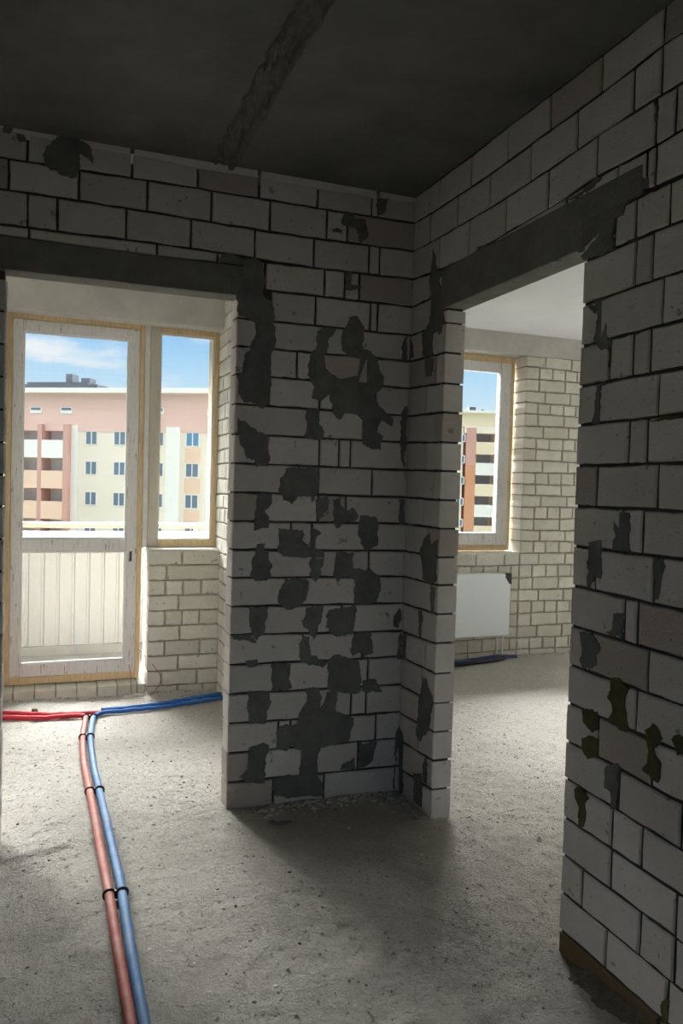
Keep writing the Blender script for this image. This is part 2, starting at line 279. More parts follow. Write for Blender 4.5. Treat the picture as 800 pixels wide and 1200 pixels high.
PATCH_BACK = [[[0.008,2.629],[-0.021,2.592],[-0.037,2.554],[-0.027,2.521],[-0.012,2.504],[0.021,2.494],[0.059,2.486],[0.082,2.496],[0.09,2.541],[0.099,2.578],[0.142,2.558],[0.145,2.578],[0.13,2.607],[0.102,2.634],[0.057,2.638]],[[-0.176,2.641],[-0.153,2.648],[-0.143,2.632],[-0.156,2.617],[-0.174,2.619]],[[-0.131,2.611],[-0.109,2.613],[-0.097,2.594],[-0.112,2.584],[-0.128,2.594]],[[0.729,2.272],[0.768,2.28],[0.811,2.268],[0.817,2.175],[0.807,2.136],[0.84,2.118],[0.864,2.065],[0.857,2.04],[0.865,2.005],[0.874,1.954],[0.867,1.918],[0.85,1.899],[0.848,1.811],[0.854,1.73],[0.84,1.69],[0.815,1.668],[0.793,1.688],[0.732,1.698],[0.717,1.738],[0.708,1.8],[0.732,1.819],[0.745,1.89],[0.776,1.945],[0.781,2.022],[0.749,2.032],[0.706,2.042],[0.703,2.114],[0.711,2.152],[0.721,2.181],[0.741,2.211],[0.73,2.234]],[[0.716,1.626],[0.76,1.602],[0.794,1.581],[0.839,1.563],[0.85,1.531],[0.852,1.438],[0.794,1.436],[0.79,1.462],[0.756,1.467],[0.739,1.506],[0.725,1.532],[0.717,1.584]],[[1.045,2.012],[1.066,2.028],[1.137,2.031],[1.105,1.982],[1.091,1.932],[1.08,1.91],[1.09,1.865],[1.109,1.843],[1.162,1.819],[1.23,1.834],[1.245,1.867],[1.244,1.91],[1.182,1.933],[1.159,1.945],[1.164,2.009],[1.193,2.082],[1.238,2.089],[1.258,2.046],[1.258,1.954],[1.289,1.949],[1.328,1.931],[1.338,1.882],[1.363,1.841],[1.349,1.789],[1.326,1.759],[1.343,1.724],[1.416,1.663],[1.409,1.634],[1.353,1.652],[1.343,1.601],[1.371,1.588],[1.346,1.529],[1.302,1.527],[1.27,1.548],[1.267,1.648],[1.235,1.674],[1.189,1.672],[1.157,1.644],[1.126,1.668],[1.115,1.745],[1.075,1.718],[1.038,1.733],[1.039,1.789],[1.013,1.822],[1.014,1.891],[1.032,1.927],[1.05,1.936],[1.046,1.97]],[[1.01,1.679],[1.068,1.683],[1.073,1.622],[1.091,1.603],[1.093,1.562],[1.057,1.553],[1.006,1.565],[1.016,1.619]],[[0.925,1.434],[1.06,1.438],[1.076,1.384],[1.07,1.329],[1.05,1.288],[1.035,1.315],[1.006,1.314],[0.985,1.31],[0.957,1.28],[0.922,1.302],[0.904,1.319],[0.902,1.386],[0.923,1.393]],[[0.804,1.32],[0.873,1.322],[0.867,1.278],[0.84,1.244],[0.861,1.218],[0.862,1.181],[0.828,1.181],[0.797,1.167],[0.79,1.204],[0.802,1.264]],[[1.064,1.302],[1.118,1.313],[1.123,1.262],[1.095,1.227],[1.073,1.213],[1.065,1.247]],[[0.907,1.173],[1.01,1.174],[1.014,1.14],[1.004,1.119],[1.033,1.106],[1.041,1.092],[1.042,1.174],[1.06,1.174],[1.086,1.154],[1.065,1.133],[1.062,1.095],[1.106,1.078],[1.107,1.051],[1.07,1.051],[1.013,1.055],[0.921,1.059],[0.899,1.079],[0.906,1.113]],[[0.812,1.113],[0.84,1.113],[0.844,1.089],[0.865,1.079],[0.878,0.978],[0.861,0.965],[0.809,0.953],[0.785,0.973],[0.787,1.04],[0.803,1.073]],[[1.042,1.044],[1.107,1.051],[1.091,0.961],[1.073,0.948],[1.047,0.969]],[[0.937,0.964],[1.03,0.962],[1.048,0.934],[1.035,0.9],[1.032,0.866],[0.962,0.827],[0.934,0.835],[0.908,0.863],[0.911,0.91]],[[0.785,0.846],[0.864,0.844],[0.864,0.81],[0.845,0.743],[0.815,0.704],[0.786,0.773],[0.778,0.813]],[[1.033,0.839],[1.113,0.843],[1.099,0.788],[1.083,0.726],[1.069,0.699],[1.043,0.735],[1.017,0.777],[1.034,0.818]],[[1.141,1.307],[1.174,1.312],[1.193,1.249],[1.234,1.274],[1.257,1.234],[1.245,1.203],[1.194,1.202],[1.161,1.178],[1.143,1.225]],[[1.269,1.235],[1.347,1.235],[1.357,1.18],[1.351,1.108],[1.308,1.076],[1.269,1.108],[1.262,1.195]],[[1.16,1.077],[1.24,1.077],[1.246,1.006],[1.319,1.001],[1.364,0.972],[1.378,0.923],[1.359,0.851],[1.255,0.846],[1.252,0.958],[1.192,0.971],[1.168,0.944],[1.151,0.96],[1.158,1.007]],[[1.13,0.829],[1.26,0.84],[1.256,0.716],[1.171,0.705],[1.124,0.758]],[[1.013,0.712],[1.05,0.711],[1.06,0.632],[1.136,0.599],[1.114,0.571],[1.023,0.605],[1.0,0.635]],[[1.259,0.719],[1.328,0.724],[1.346,0.683],[1.344,0.626],[1.305,0.612],[1.279,0.638],[1.253,0.623],[1.244,0.655]],[[0.885,0.602],[0.968,0.597],[0.966,0.537],[0.982,0.494],[0.887,0.486]],[[1.136,0.606],[1.181,0.632],[1.283,0.598],[1.295,0.458],[1.225,0.455],[1.14,0.476]],[[1.301,0.509],[1.365,0.505],[1.399,0.45],[1.303,0.457]],[[0.787,0.493],[0.873,0.487],[0.884,0.444],[0.862,0.354],[0.798,0.36],[0.782,0.438]],[[1.041,0.497],[1.101,0.493],[1.111,0.398],[1.14,0.468],[1.186,0.465],[1.181,0.378],[1.267,0.342],[1.239,0.242],[1.162,0.234],[1.109,0.225],[1.104,0.109],[1.137,0.018],[1.024,0.017],[0.906,0.038],[0.901,0.117],[1.021,0.118],[1.022,0.219],[0.988,0.251],[0.959,0.225],[0.915,0.243],[0.92,0.342],[1.001,0.335],[1.017,0.391],[1.043,0.432]],[[0.793,0.255],[0.857,0.27],[0.886,0.26],[0.866,0.192],[0.868,0.099],[0.789,0.112],[0.76,0.132],[0.795,0.171]],[[1.289,0.222],[1.381,0.229],[1.36,0.141],[1.297,0.111],[1.296,0.163]],[[1.211,0.134],[1.272,0.165],[1.282,0.112],[1.211,0.12]],[[0.705,0.733],[0.789,0.732],[0.818,0.693],[0.775,0.702],[0.719,0.721]],[[0.777,0.626],[0.82,0.628],[0.823,0.599],[0.785,0.596]],[[1.442,1.964],[1.462,2.021],[1.472,2.038],[1.475,1.927],[1.465,1.918],[1.447,1.921]],[[1.458,1.718],[1.48,1.723],[1.481,1.647],[1.474,1.518],[1.451,1.541],[1.458,1.598],[1.449,1.645]],[[1.457,1.631],[1.476,1.632],[1.478,1.527],[1.472,1.447],[1.482,1.391],[1.466,1.471],[1.452,1.558]],[[1.454,1.309],[1.478,1.314],[1.481,1.205],[1.453,1.2],[1.45,1.253]],[[1.449,0.792],[1.474,0.824],[1.485,0.774],[1.459,0.73],[1.441,0.735]],[[1.478,0.709],[1.491,0.709],[1.484,0.594],[1.464,0.591]],[[1.474,0.278],[1.485,0.285],[1.481,0.194],[1.475,0.096],[1.474,-0.012],[1.465,-0.002],[1.468,0.13]],[[1.169,2.535],[1.204,2.509],[1.263,2.509],[1.266,2.427],[1.237,2.405],[1.205,2.464],[1.147,2.474],[1.15,2.51]],[[1.31,2.606],[1.36,2.614],[1.352,2.567],[1.332,2.537],[1.312,2.534]],[[1.104,2.445],[1.147,2.447],[1.143,2.428],[1.109,2.433]],[[1.162,2.269],[1.201,2.274],[1.202,2.229],[1.252,2.216],[1.174,2.189]],[[0.621,2.259],[0.646,2.283],[0.708,2.283],[0.735,2.269],[0.726,2.251],[0.647,2.245]]]
PATCH_RIGHT = [[[2.919,2.355],[2.885,2.267],[2.827,2.236],[2.862,2.21],[2.811,2.121],[2.818,2.096],[2.826,1.995],[2.945,2.015],[2.924,2.145],[2.949,2.23]],[[2.925,2.103],[2.836,2.096],[2.809,2.036],[2.896,2.045],[2.907,1.965],[2.912,1.913],[2.988,1.924],[3.003,2.011],[2.93,2.059]],[[2.97,1.91],[2.886,1.894],[2.906,1.829],[2.956,1.832]],[[3.131,2.033],[3.099,1.996],[3.068,1.935],[3.123,1.92]],[[2.903,1.171],[2.879,1.173],[2.867,1.128],[2.805,1.152],[2.817,1.095],[2.812,1.021],[2.926,1.008],[2.958,1.098]],[[2.957,1.091],[2.819,1.125],[2.802,0.986],[2.848,0.961],[2.924,0.978]],[[2.856,0.953],[2.816,0.958],[2.824,0.848],[2.849,0.852]],[[2.957,0.834],[2.922,0.824],[2.924,0.731],[2.945,0.735]],[[3.106,0.712],[3.065,0.712],[3.076,0.605],[3.114,0.596]],[[2.896,0.567],[2.868,0.521],[2.917,0.5]],[[2.879,0.567],[2.809,0.501],[2.814,0.447],[2.832,0.359],[2.911,0.287],[2.947,0.307],[2.935,0.382],[2.925,0.486]],[[2.857,0.232],[2.831,0.214],[2.833,0.13],[2.866,0.125],[2.871,0.2]],[[2.962,0.129],[2.885,0.156],[2.872,0.092],[2.876,0.02],[2.945,0.016]],[[3.116,0.296],[3.071,0.26],[3.071,0.122],[3.054,0.014],[3.091,-0.0],[3.12,0.195]],[[1.883,1.928],[1.827,1.921],[1.82,1.801],[1.795,1.796],[1.797,1.773],[1.837,1.779],[1.88,1.806],[1.865,1.877]],[[1.914,1.919],[1.867,1.91],[1.874,1.889],[1.909,1.906]],[[1.861,1.674],[1.802,1.675],[1.838,1.662],[1.835,1.612],[1.847,1.561],[1.87,1.563],[1.854,1.614]],[[1.76,1.314],[1.705,1.312],[1.698,1.308],[1.696,1.202],[1.758,1.204],[1.754,1.262]],[[1.865,1.22],[1.813,1.224],[1.803,1.117],[1.837,1.127],[1.846,1.081],[1.853,1.08],[1.865,1.154]],[[1.6,1.198],[1.573,1.198],[1.559,1.173],[1.569,1.141],[1.579,1.091],[1.594,1.088]],[[1.744,1.023],[1.706,1.029],[1.706,0.963],[1.776,0.964],[1.742,0.995]],[[1.892,0.942],[1.835,0.958],[1.803,0.924],[1.814,0.857],[1.878,0.843],[1.883,0.918]],[[1.751,0.592],[1.699,0.613],[1.692,0.596],[1.705,0.582],[1.703,0.487],[1.723,0.479],[1.733,0.523],[1.761,0.527],[1.756,0.563]],[[1.948,2.071],[1.807,2.137],[1.806,2.048],[1.941,2.055]],[[2.133,2.207],[2.045,2.202],[1.923,2.205],[1.885,2.222],[1.798,2.217],[1.743,2.212],[1.684,2.205],[1.676,2.18],[1.712,2.178],[1.727,2.17],[1.761,2.167],[1.773,2.143],[1.807,2.134],[1.949,2.089],[2.127,2.094]],[[2.817,2.212],[2.493,2.203],[2.241,2.207],[2.123,2.211],[2.117,2.105],[2.378,2.112],[2.623,2.117],[2.79,2.103]],[[2.57,2.268],[2.481,2.254],[2.478,2.219],[2.552,2.21]],[[1.965,2.264],[1.889,2.282],[1.866,2.274],[1.903,2.258],[1.981,2.254],[2.048,2.261]],[[1.665,2.412],[1.647,2.373],[1.654,2.341],[1.662,2.348]]]
PATCH_OLIVE = [[[1.74,0.843],[1.706,0.851],[1.678,0.832],[1.686,0.788],[1.68,0.743],[1.665,0.723],[1.698,0.709],[1.762,0.718],[1.736,0.765],[1.755,0.784]],[[1.863,0.714],[1.799,0.739],[1.784,0.722],[1.789,0.69],[1.818,0.667],[1.853,0.681]],[[1.858,0.639],[1.825,0.657],[1.794,0.654],[1.788,0.601],[1.836,0.585],[1.86,0.602]],[[1.602,0.738],[1.585,0.766],[1.554,0.753],[1.544,0.738],[1.563,0.705],[1.575,0.693],[1.568,0.681],[1.549,0.67],[1.558,0.617],[1.577,0.62],[1.615,0.629],[1.591,0.655],[1.593,0.691]],[[1.512,0.74],[1.48,0.767],[1.467,0.746],[1.477,0.717],[1.499,0.709]],[[1.888,0.474],[1.862,0.494],[1.829,0.476],[1.836,0.382],[1.866,0.369],[1.862,0.427],[1.883,0.455]],[[1.515,0.056],[1.493,0.084],[1.481,0.078],[1.495,0.02],[1.507,0.012]],[[1.642,1.562],[1.581,1.562],[1.523,1.562],[1.523,1.556],[1.569,1.55],[1.617,1.557]],[[1.795,1.796],[1.797,1.763],[1.805,1.721],[1.812,1.727],[1.806,1.764],[1.823,1.777]]]
STRIP_BACK = [[-0.18,2.242],[0.116,2.242],[0.435,2.239],[0.723,2.247]]
STRIP_RIGHT = [[1.684,2.205],[1.802,2.218],[2.134,2.21],[2.241,2.211],[2.492,2.207],[2.819,2.218]]
# ------------------------------------------------------------------ masonry builder
Z0, H = -0.10, 2.637
def interp(L, u): return float(np.interp(u, [a for a, b in L], [b for a, b in L]))
def outline(q, jag):
    """quad corners -> outline with slightly irregular edges"""
    out = []
    for i in range(4):
        a, b = q[i], q[(i+1) % 4]; n = 5 if i % 2 == 0 else 2
        for k in range(n):
            t = k/n; r = (random.random()-.5)*jag
            out.append((a[0]+(b[0]-a[0])*t+(r if i % 2 else 0), a[1]+(b[1]-a[1])*t+(0 if i % 2 else r)))
    return out
def brick(mb, P, q, t, mat=0, tint=None, g=0.0045, jag=0.004, proud=0.0025, cham=0.004):
    """q: four (u,z) corners, counter-clockwise; P maps (u,depth,z) to the world"""
    cu = sum(a for a, b in q)/4; cz = sum(b for a, b in q)/4
    def shrink(p, d): return (p[0]+math.copysign(d, cu-p[0]), p[1]+math.copysign(d, cz-p[1]))
    q = [shrink(p, g) for p in q]; o = outline(q, jag)
    d0 = -random.random()*proud; tl = (random.random()-.5)*0.004; tz = (random.random()-.5)*0.006
    dep = lambda p: d0 + (p[0]-cu)*tl*4 + (p[1]-cz)*tz*4
    i1 = [shrink(p, cham) for p in o]; n = len(o)
    vs = [P(p[0], dep(p), p[1]) for p in i1] + [P(p[0], dep(p)+cham, p[1]) for p in o] + [P(p[0], t, p[1]) for p in o]
    fs = [tuple(range(n)), tuple(range(2*n, 3*n))[::-1]]
    for k in range(n):
        j = (k+1) % n; fs += [(k, n+k, n+j, j), (n+k, 2*n+k, 2*n+j, n+j)]
    mb.add(vs, fs, mat, random.random() if tint is None else tint)
def course(mb, P, lo, hi, cuts, t, **k):
    cuts = sorted(cuts)
    for a, b in zip(cuts[:-1], cuts[1:]):
        if b-a < 0.02: continue
        z = lambda L, u: L(u) if callable(L) else (interp(L, u) if isinstance(L, list) else L)
        brick(mb, P, [(a, z(lo, a)), (b, z(lo, b)), (b, z(hi, b)), (a, z(hi, a))], t, **k)
def runs(a, b, step, off=0.0):
    """regular joints between a and b"""
    out = [a]; u = a + off if off > 0.03 else a + step
    while u < b - 0.03: out.append(u + (random.random()-.5)*0.012); u += step
    return out + [b]
def patch(mb, P, pts, mat, lift=0.004):
    """thin ragged smear lying on the block faces"""
    n = len(pts); o = []; ph = random.random()*50
    for i in range(n):
        a, b = pts[i], pts[(i+1) % n]; L = math.hypot(b[0]-a[0], b[1]-a[1]); k = max(1, min(24, int(L/0.006)))
        for j in range(k):
            t = j/k; x, z = a[0]+(b[0]-a[0])*t, a[1]+(b[1]-a[1])*t
            jx = 0.014*float(vnoise(x*45+ph, z*45)-.5) + 0.007*float(vnoise(x*130, z*130+ph)-.5); jz = 0.012*float(vnoise(x*40, z*30+ph)-.5) + 0.008*float(vnoise(x*120+ph, z*90)-.5)
            o.append((x+jx, z+jz))
    m = len(o); cu = sum(p[0] for p in o)/m; cz = sum(p[1] for p in o)/m
    f = [(p[0], p[1]) for p in o]
    vs = [P(a, -lift, b) for a, b in f] + [P(a, 0.006, b) for a, b in o]
    fs = [tuple(range(m))] + [(k, m+k, m+(k+1) % m, (k+1) % m) for k in range(m)]
    b0 = len(mb.v); mb.add(vs, fs, mat, random.random())

# ------------------------------------------------------------------ wall with the balcony-room opening
D, XC, TW = 3.124, 1.486, 0.10
PA = lambda u, d, z: (u, D+d, z)
def wall_back():
    mb = MB(); XL, XR = 0.70, XC+0.085
    for k in range(22):
        lo, hi = LINES_BACK[k], LINES_BACK[k+1]
        if k == 0: lo = [[-2, -0.09], [0.70, -0.09], [0.72, -0.05], [2, -0.05]]
        if k == 21: hi = [[a, b-0.012] for a, b in hi]
        js = JOINTS_BACK[k]
        if k >= 19: course(mb, PA, lo, hi, runs(-1.6, js[0], 0.252)[:-1] + js + [XR], TW)
        elif k == 18: course(mb, PA, lo, hi, js + [XR], TW)
        elif k == 17:
            course(mb, PA, lo, hi, js + [XR], TW); course(mb, PA, lo, 2.118, [XL, js[0]], TW)
        else: course(mb, PA, lo, hi, [XL] + js + [XR], TW)
        if k < 17: course(mb, PA, 0.12*k - 0.07 if k else -0.1, 0.12*k+0.05, runs(-1.6, -0.152, 0.25, 0.13 if k % 2 else 0), TW)
    course(mb, PA, 1.97, 2.09, runs(-1.6, -0.152, 0.25, 0.13), TW)
    course(mb, PA, STRIP_BACK, LINES_BACK[19], [-1.6, -1.1, -0.6, -0.33, -0.082, 0.382, 0.621, 0.818], TW, jag=0.003)
    e = 0.012
    mb.box(XL+e, XR-e, D+0.006, D+TW-e, Z0, 2.118, 1); mb.box(-1.6, -0.152-e, D+0.006, D+TW-e, Z0, 2.118, 1); mb.box(0.74, XR-e, D+0.006, D+TW-e, 2.10, 2.27, 1)
    mb.box(-1.6, XR-e, D+0.006, D+TW-e, 2.235, 2.58, 1)
    # bed under the slab, whitened to stand for leaking light, with four daylight holes
    holes = [0.029, 0.283, 0.786, 1.314]; x = -1.6
    for h in holes + [XR+0.02]:
        w = 0.009
        mb.box(x, min(h-w, XR), D+0.001, D+TW-0.004, 2.604, 2.6375, 2); mb.box(x, min(h-0.006, XR-e), D+0.006, D+TW-e, 2.575, 2.608, 1); x = h+w
    for p in PATCH_BACK: patch(mb, PA, p, 3, random.uniform(0.003, 0.005))
    o = mb.build('wall_back', [M['block'], M['joint'], M['paleseam'], M['smear']]); tag(o, 'grey block wall pier with dark cement smears between the two openings', 'wall', kind='structure')
wall_back()
def beam(name, boxes, m, label, cat):
    mb = MB()
    for b in boxes: mb.box(*b, bev=0.004)
    return tag(mb.build(name, m), label, cat, kind='structure')
beam('trim_1', [(-0.45, 0.79, D-0.004, D+TW+0.004, 2.122, 2.243)], M['lintel'], 'dark concrete lintel over the opening to the balcony room', 'lintel')

# ------------------------------------------------------------------ wall with the radiator-room opening
PB = lambda u, d, z: (XC+d, u, z)
TB = 0.088
def wall_right():
    mb = MB(); J0, J1 = 1.942, 2.792
    for k in range(22):
        lo, hi = LINES_RIGHT[k], LINES_RIGHT[k+1]
        if k == 0: lo = [[0, 0.018], [2.2, 0.018], [2.3, -0.06], [4, -0.06]]
        js = JOINTS_RIGHT_NEAR[k]; tail = runs(-2.6, min(js), 0.25)[:-1]
        if k >= 19: course(mb, PB, lo, hi, tail + js + [D], TB)
        elif k == 18:
            course(mb, PB, lo, hi, tail + js, TB); course(mb, PB, lo, hi, [2.84] + JOINTS_RIGHT_FAR[18] + [D], TB)
        elif k == 17:
            course(mb, PB, lo, hi, tail + js + [J0], TB) if False else course(mb, PB, lo, [[0, 2.169], [4, 2.169]], tail + js + [J0], TB)
            course(mb, PB, lo, 2.086, [J1, 2.83], TB); course(mb, PB, lo, hi, [2.845] + JOINTS_RIGHT_FAR[17] + [D], TB)
        else:
            course(mb, PB, lo, hi, tail + js + [J0], TB); course(mb, PB, lo, hi, [J1] + JOINTS_RIGHT_FAR[k] + [D], TB)
    course(mb, PB, -0.10, 0.014, [0.9, 1.2, 1.52, J0], TB, tint=0.0, mat=4)
    course(mb, PB, STRIP_RIGHT, LINES_RIGHT[19], [1.69, 1.803, 2.034, 2.374, 2.62, 2.84], TB, jag=0.003)
    e = 0.012
    mb.box(XC+0.006, XC+TB-e, -2.6, J0-e, Z0, 2.17, 1); mb.box(XC+0.006, XC+TB-e, J1+e, D, Z0, 2.086, 1)
    mb.box(XC+0.006, XC+TB-e, 2.80, D, 2.07, 2.3, 1); mb.box(XC+0.006, XC+TB-e, -2.6, 1.72, 2.15, 2.3, 1); mb.box(XC+0.006, XC+TB-e, -2.6, D, 2.24, 2.637, 1)
    for p in PATCH_RIGHT: patch(mb, PB, p, 2, random.uniform(0.003, 0.005))
    for p in PATCH_OLIVE: patch(mb, PB, p, 3, 0.003)
    o = mb.build('wall_right', [M['block'], M['joint'], M['smear'], M['olive'], M['brownbrick']]); tag(o, 'grey block wall on the right with olive stains beside the wide opening', 'wall', kind='structure')
M['brownbrick'] = masonry('brown_brick', (0.15, 0.10, 0.055), (0.17, 0.115, 0.065), (0.10, 0.075, 0.045))
wall_right()
beam('trim_2', [(XC-0.005, XC+TB+0.003, 1.946, 2.84, 2.090, 2.252), (XC-0.004, XC+TB+0.003, 1.70, 1.95, 2.172, 2.252)], M['lintel'], 'dark concrete lintel over the opening to the radiator room', 'lintel')

# ------------------------------------------------------------------ floor, ceiling, plain walls
def floor():
    xs = np.concatenate([np.arange(-1.7, -0.4, 0.1), np.arange(-0.4, 3.0, 0.018), np.arange(3.0, 6.45, 0.05)])
    ys = np.concatenate([np.arange(-2.7, 1.5, 0.1), np.arange(1.5, 3.6, 0.015), np.arange(3.6, 5.62, 0.03)])
    X, Y = np.meshgrid(xs, ys); Z = floor_z(X, Y) + 0.007*(vnoise(X*55, Y*55)-.5)
    nx, ny = len(xs), len(ys); idx = np.arange(nx*ny).reshape(ny, nx)
    me = bpy.data.meshes.new('floor')
    F = np.stack([idx[:-1, :-1], idx[:-1, 1:], idx[1:, 1:], idx[1:, :-1]], -1).reshape(-1, 4)
    me.from_pydata(np.stack([X, Y, Z], -1).reshape(-1, 3).tolist(), [], F.tolist()); me.materials.append(M['floor'])
    me.polygons.foreach_set('use_smooth', [True]*len(me.polygons))
    o = bpy.data.objects.new('floor', me); COL.objects.link(o); tag(o, 'rough unfinished concrete screed floor', 'floor', kind='structure')
floor()
def box_struct(name, boxes, m, label, cat, parent=None):
    mb = MB()
    for b in boxes: mb.box(*b)
    o = mb.build(name, m, parent)
    if parent is None: tag(o, label, cat, kind='structure')
    return o
ceil = box_struct('ceiling', [(-1.8, XC+TB/2, -2.8, D+TW/2, H, H+0.2)], M['shadedceiling'], 'bare concrete slab ceiling of the hall, shade put into its dark colour, with a rough joint', 'ceiling')
box_struct('ceiling_rooms', [(-1.8, XC+TB/2, D+TW/2, 5.7, H, H+0.2), (XC+TB/2, 6.6, -2.8, 5.7, H, H+0.2)], M['ceiling'], 'smooth concrete ceiling of the rooms beyond, daylight put into its pale colour', 'ceiling')
def slab_joint():
    mb = MB(); ys = np.arange(-2.6, D-0.004, 0.02); us = np.linspace(0, 1, 13); vs = []
    for y in ys:
        wob = 0.02*(vnoise(y*6, 3.3)-.5); x0 = 0.585+wob+0.02*(vnoise(y*25, 9)-.5); x1 = 0.685+wob*0.5+0.012*(vnoise(y*30, 1)-.5)
        for u in us:
            x = x0+(x1-x0)*u; edge = min(1, u*8, (1-u)*8)
            rib = math.exp(-((u-0.8)/0.13)**2)*0.014 - 0.012*math.exp(-((u-0.62+0.06*(vnoise(y*20, 7)-.5))/0.03)**2)
            z = H + 0.004 - edge*(0.005 + rib + 0.016*float(vnoise(x*70, y*45)) + 0.009*float(vnoise(x*150, y*130)))
            vs.append((x, y, z))
    n = len(us); fs = [(i*n+k, i*n+k+1, (i+1)*n+k+1, (i+1)*n+k) for i in range(len(ys)-1) for k in range(n-1)]
    mb.add(vs, fs); mb.build('slab_joint', M['seam'], ceil)
slab_joint()
box_struct('wall_left', [(-1.8, -1.6, -2.8, 5.3, Z0, H)], M['plaster'], 'bare wall outside the left edge of the hall', 'wall')
box_struct('wall_rear', [(-1.8, -1.4, -2.8, -2.6, Z0, H), (1.2, 6.6, -2.8, -2.6, Z0, H), (-1.4, 1.2, -2.8, -2.6, Z0, 0.6), (-1.4, 1.2, -2.8, -2.6, 2.5, H)], M['plaster'], 'bare wall behind the viewer with an opening added for fill light', 'wall')  # opening added here to let fill light reach the back wall
box_struct('bounce_wall', [(XC+TB, 6.4, 0.7, 0.8, Z0, H)], M['plaster'], 'unseen pale plastered wall added to bounce light across the radiator room', 'wall')  # out of view, added as a reflector facing the radiator wall
box_struct('wall_end', [(6.4, 6.6, -2.6, 5.7, Z0, H)], M['plaster'], 'far right wall of the radiator room', 'wall')

# ------------------------------------------------------------------ balcony-room outer wall (white brick)
Y1, F1 = 5.03, 5.17
def bricks_regular(mb, P, u0, u1, z0, z1, h, t, seed=0, step=0.255):
    n = max(1, round((z1-z0)/h)); hh = (z1-z0)/n
    for k in range(n):
        kind = (k+seed) % 3
        cuts = runs(u0, u1, step if kind != 1 else 0.128, [0.13, 0.0, 0.19][kind])
        wob = lambda u, k=k: z0+hh*k + (0 if k in (0,) else 0.004*math.sin(u*5+k*1.7))
        wob2 = lambda u, k=k: z0+hh*(k+1) + (0 if k == n-1 else 0.004*math.sin(u*5+(k+1)*1.7))
        course(mb, P, wob, wob2, cuts, t, g=0.0055, jag=0.006, proud=0.005, cham=0.004)
def wall_balcony():
    mb = MB(); P = lambda u, d, z: (u, Y1+d, z)
    xl, xr, zt, zb = 0.595, 1.055, 0.918, 0.0
    px = [[567], [519], [517, 572, 628], [558], [517, 570, 625], [563], [517, 627], [560], [510, 620], [560, 640]]
    hh = (zt+0.06)/10
    for r, row in enumerate(px):
        z1 = zt-hh*r; z0 = z1-hh
        course(mb, P, z0, z1, [xl] + [xl+(a-463)/(686-463)*(xr-xl) for a in row] + [xr+0.02], 0.27, g=0.0055, jag=0.006, proud=0.004)
    mb.box(xl+0.012, xr+0.02, Y1+0.008, Y1+0.26, Z0, zt-0.012, 1)
    mb.box(xl, xr+0.02, Y1+0.01, Y1+0.16, zt-0.02, 0.925, 2)
    # threshold course of headers under the door frame
    course(mb, P, -0.06, 0.066, [-0.55, -0.43, -0.31] + [-0.19+0.122*i for i in range(7)] + [0.592], 0.27, g=0.004, jag=0.006)
    mb.box(-0.6, 0.595, Y1+0.008, Y1+0.26, Z0, 0.056, 1)
    SX0, SX1, SZ0 = -1.56, -0.66, 0.70                                 # unseen opening left of the door, added to bring in light
    bricks_regular(mb, P, -1.6, -0.262, -0.06, SZ0, 0.0955, 0.27); bricks_regular(mb, P, SX1, -0.262, SZ0, 2.365, 0.0955, 0.27)
    mb.box(-1.6, -0.27, Y1+0.008, Y1+0.26, Z0, SZ0-0.01, 1); mb.box(SX1+0.01, -0.27, Y1+0.008, Y1+0.26, SZ0-0.02, 2.36, 1)
    o = mb.build('wall_balcony', [M['brick'], M['brick_joint'], M['paleseam']]); tag(o, 'white brick wall below and beside the balcony window', 'wall', kind='structure')
wall_balcony()
beam('trim_3', [(-1.6, 1.056, Y1-0.002, Y1+0.27, 2.362, H+0.001)], M['beam'], 'pale concrete beam above the balcony door and window', 'beam')
def wall_between():
    mb = MB(); X1 = 1.055
    P = lambda u, d, z: (X1+d, u, z)
    bricks_regular(mb, P, D+TW+0.005, 5.30, -0.06, H, 0.0955, 0.2, 1)
    mb.box(X1+0.008, X1+0.19, D+TW+0.002, 5.58, Z0, H, 1)
    o = mb.build('wall_between', [M['brick'], M['brick_joint']]); tag(o, 'white brick side wall between balcony room and radiator room', 'wall', kind='structure')
wall_between()

# ------------------------------------------------------------------ radiator-room outer wall
Y2, F2 = 5.43, 5.57
WX0, WX1, WZ0, WZ1 = 2.34, 3.632, 0.845, 2.468
def wall_radiator():
    mb = MB(); P = lambda u, d, z: (u, Y2+d, z)
    bricks_regular(mb, P, 1.255, WX1, -0.06, WZ0, 0.0955, 0.25, 0); bricks_regular(mb, P, 1.255, WX0, WZ0, WZ1, 0.0955, 0.25, 2)
    bricks_regular(mb, P, WX1, 4.4, -0.06, WZ0, 0.0955, 0.25, 0); bricks_regular(mb, P, WX1, 4.4, WZ0, WZ1, 0.0955, 0.25, 1)
    bricks_regular(mb, P, 4.4, 6.4, -0.06, 0.13, 0.0955, 0.25, 0)       # below the added, unseen window right of the radiator wall
    for a, b, c, d in ((1.255, 4.39, Z0, WZ0-0.01), (1.255, WX0-0.01, WZ0-0.02, WZ1), (WX1+0.01, 4.39, WZ0-0.02, WZ1), (4.38, 6.4, Z0, 0.12)): mb.box(a, b, Y2+0.008, Y2+0.24, c, d, 1)
    mb.box(WX0, WX1, Y2+0.004, Y2+0.2, WZ0-0.014, WZ0+0.004, 2)
    o = mb.build('wall_radiator', [M['brick'], M['brick_joint'], M['paleseam']]); tag(o, 'white brick wall around the radiator room window', 'wall', kind='structure')
wall_radiator()
beam('trim_4', [(1.255, 6.4, Y2-0.003, Y2+0.25, WZ1-0.003, H+0.001)], M['beam'], 'pale concrete beam above the radiator room window', 'beam')

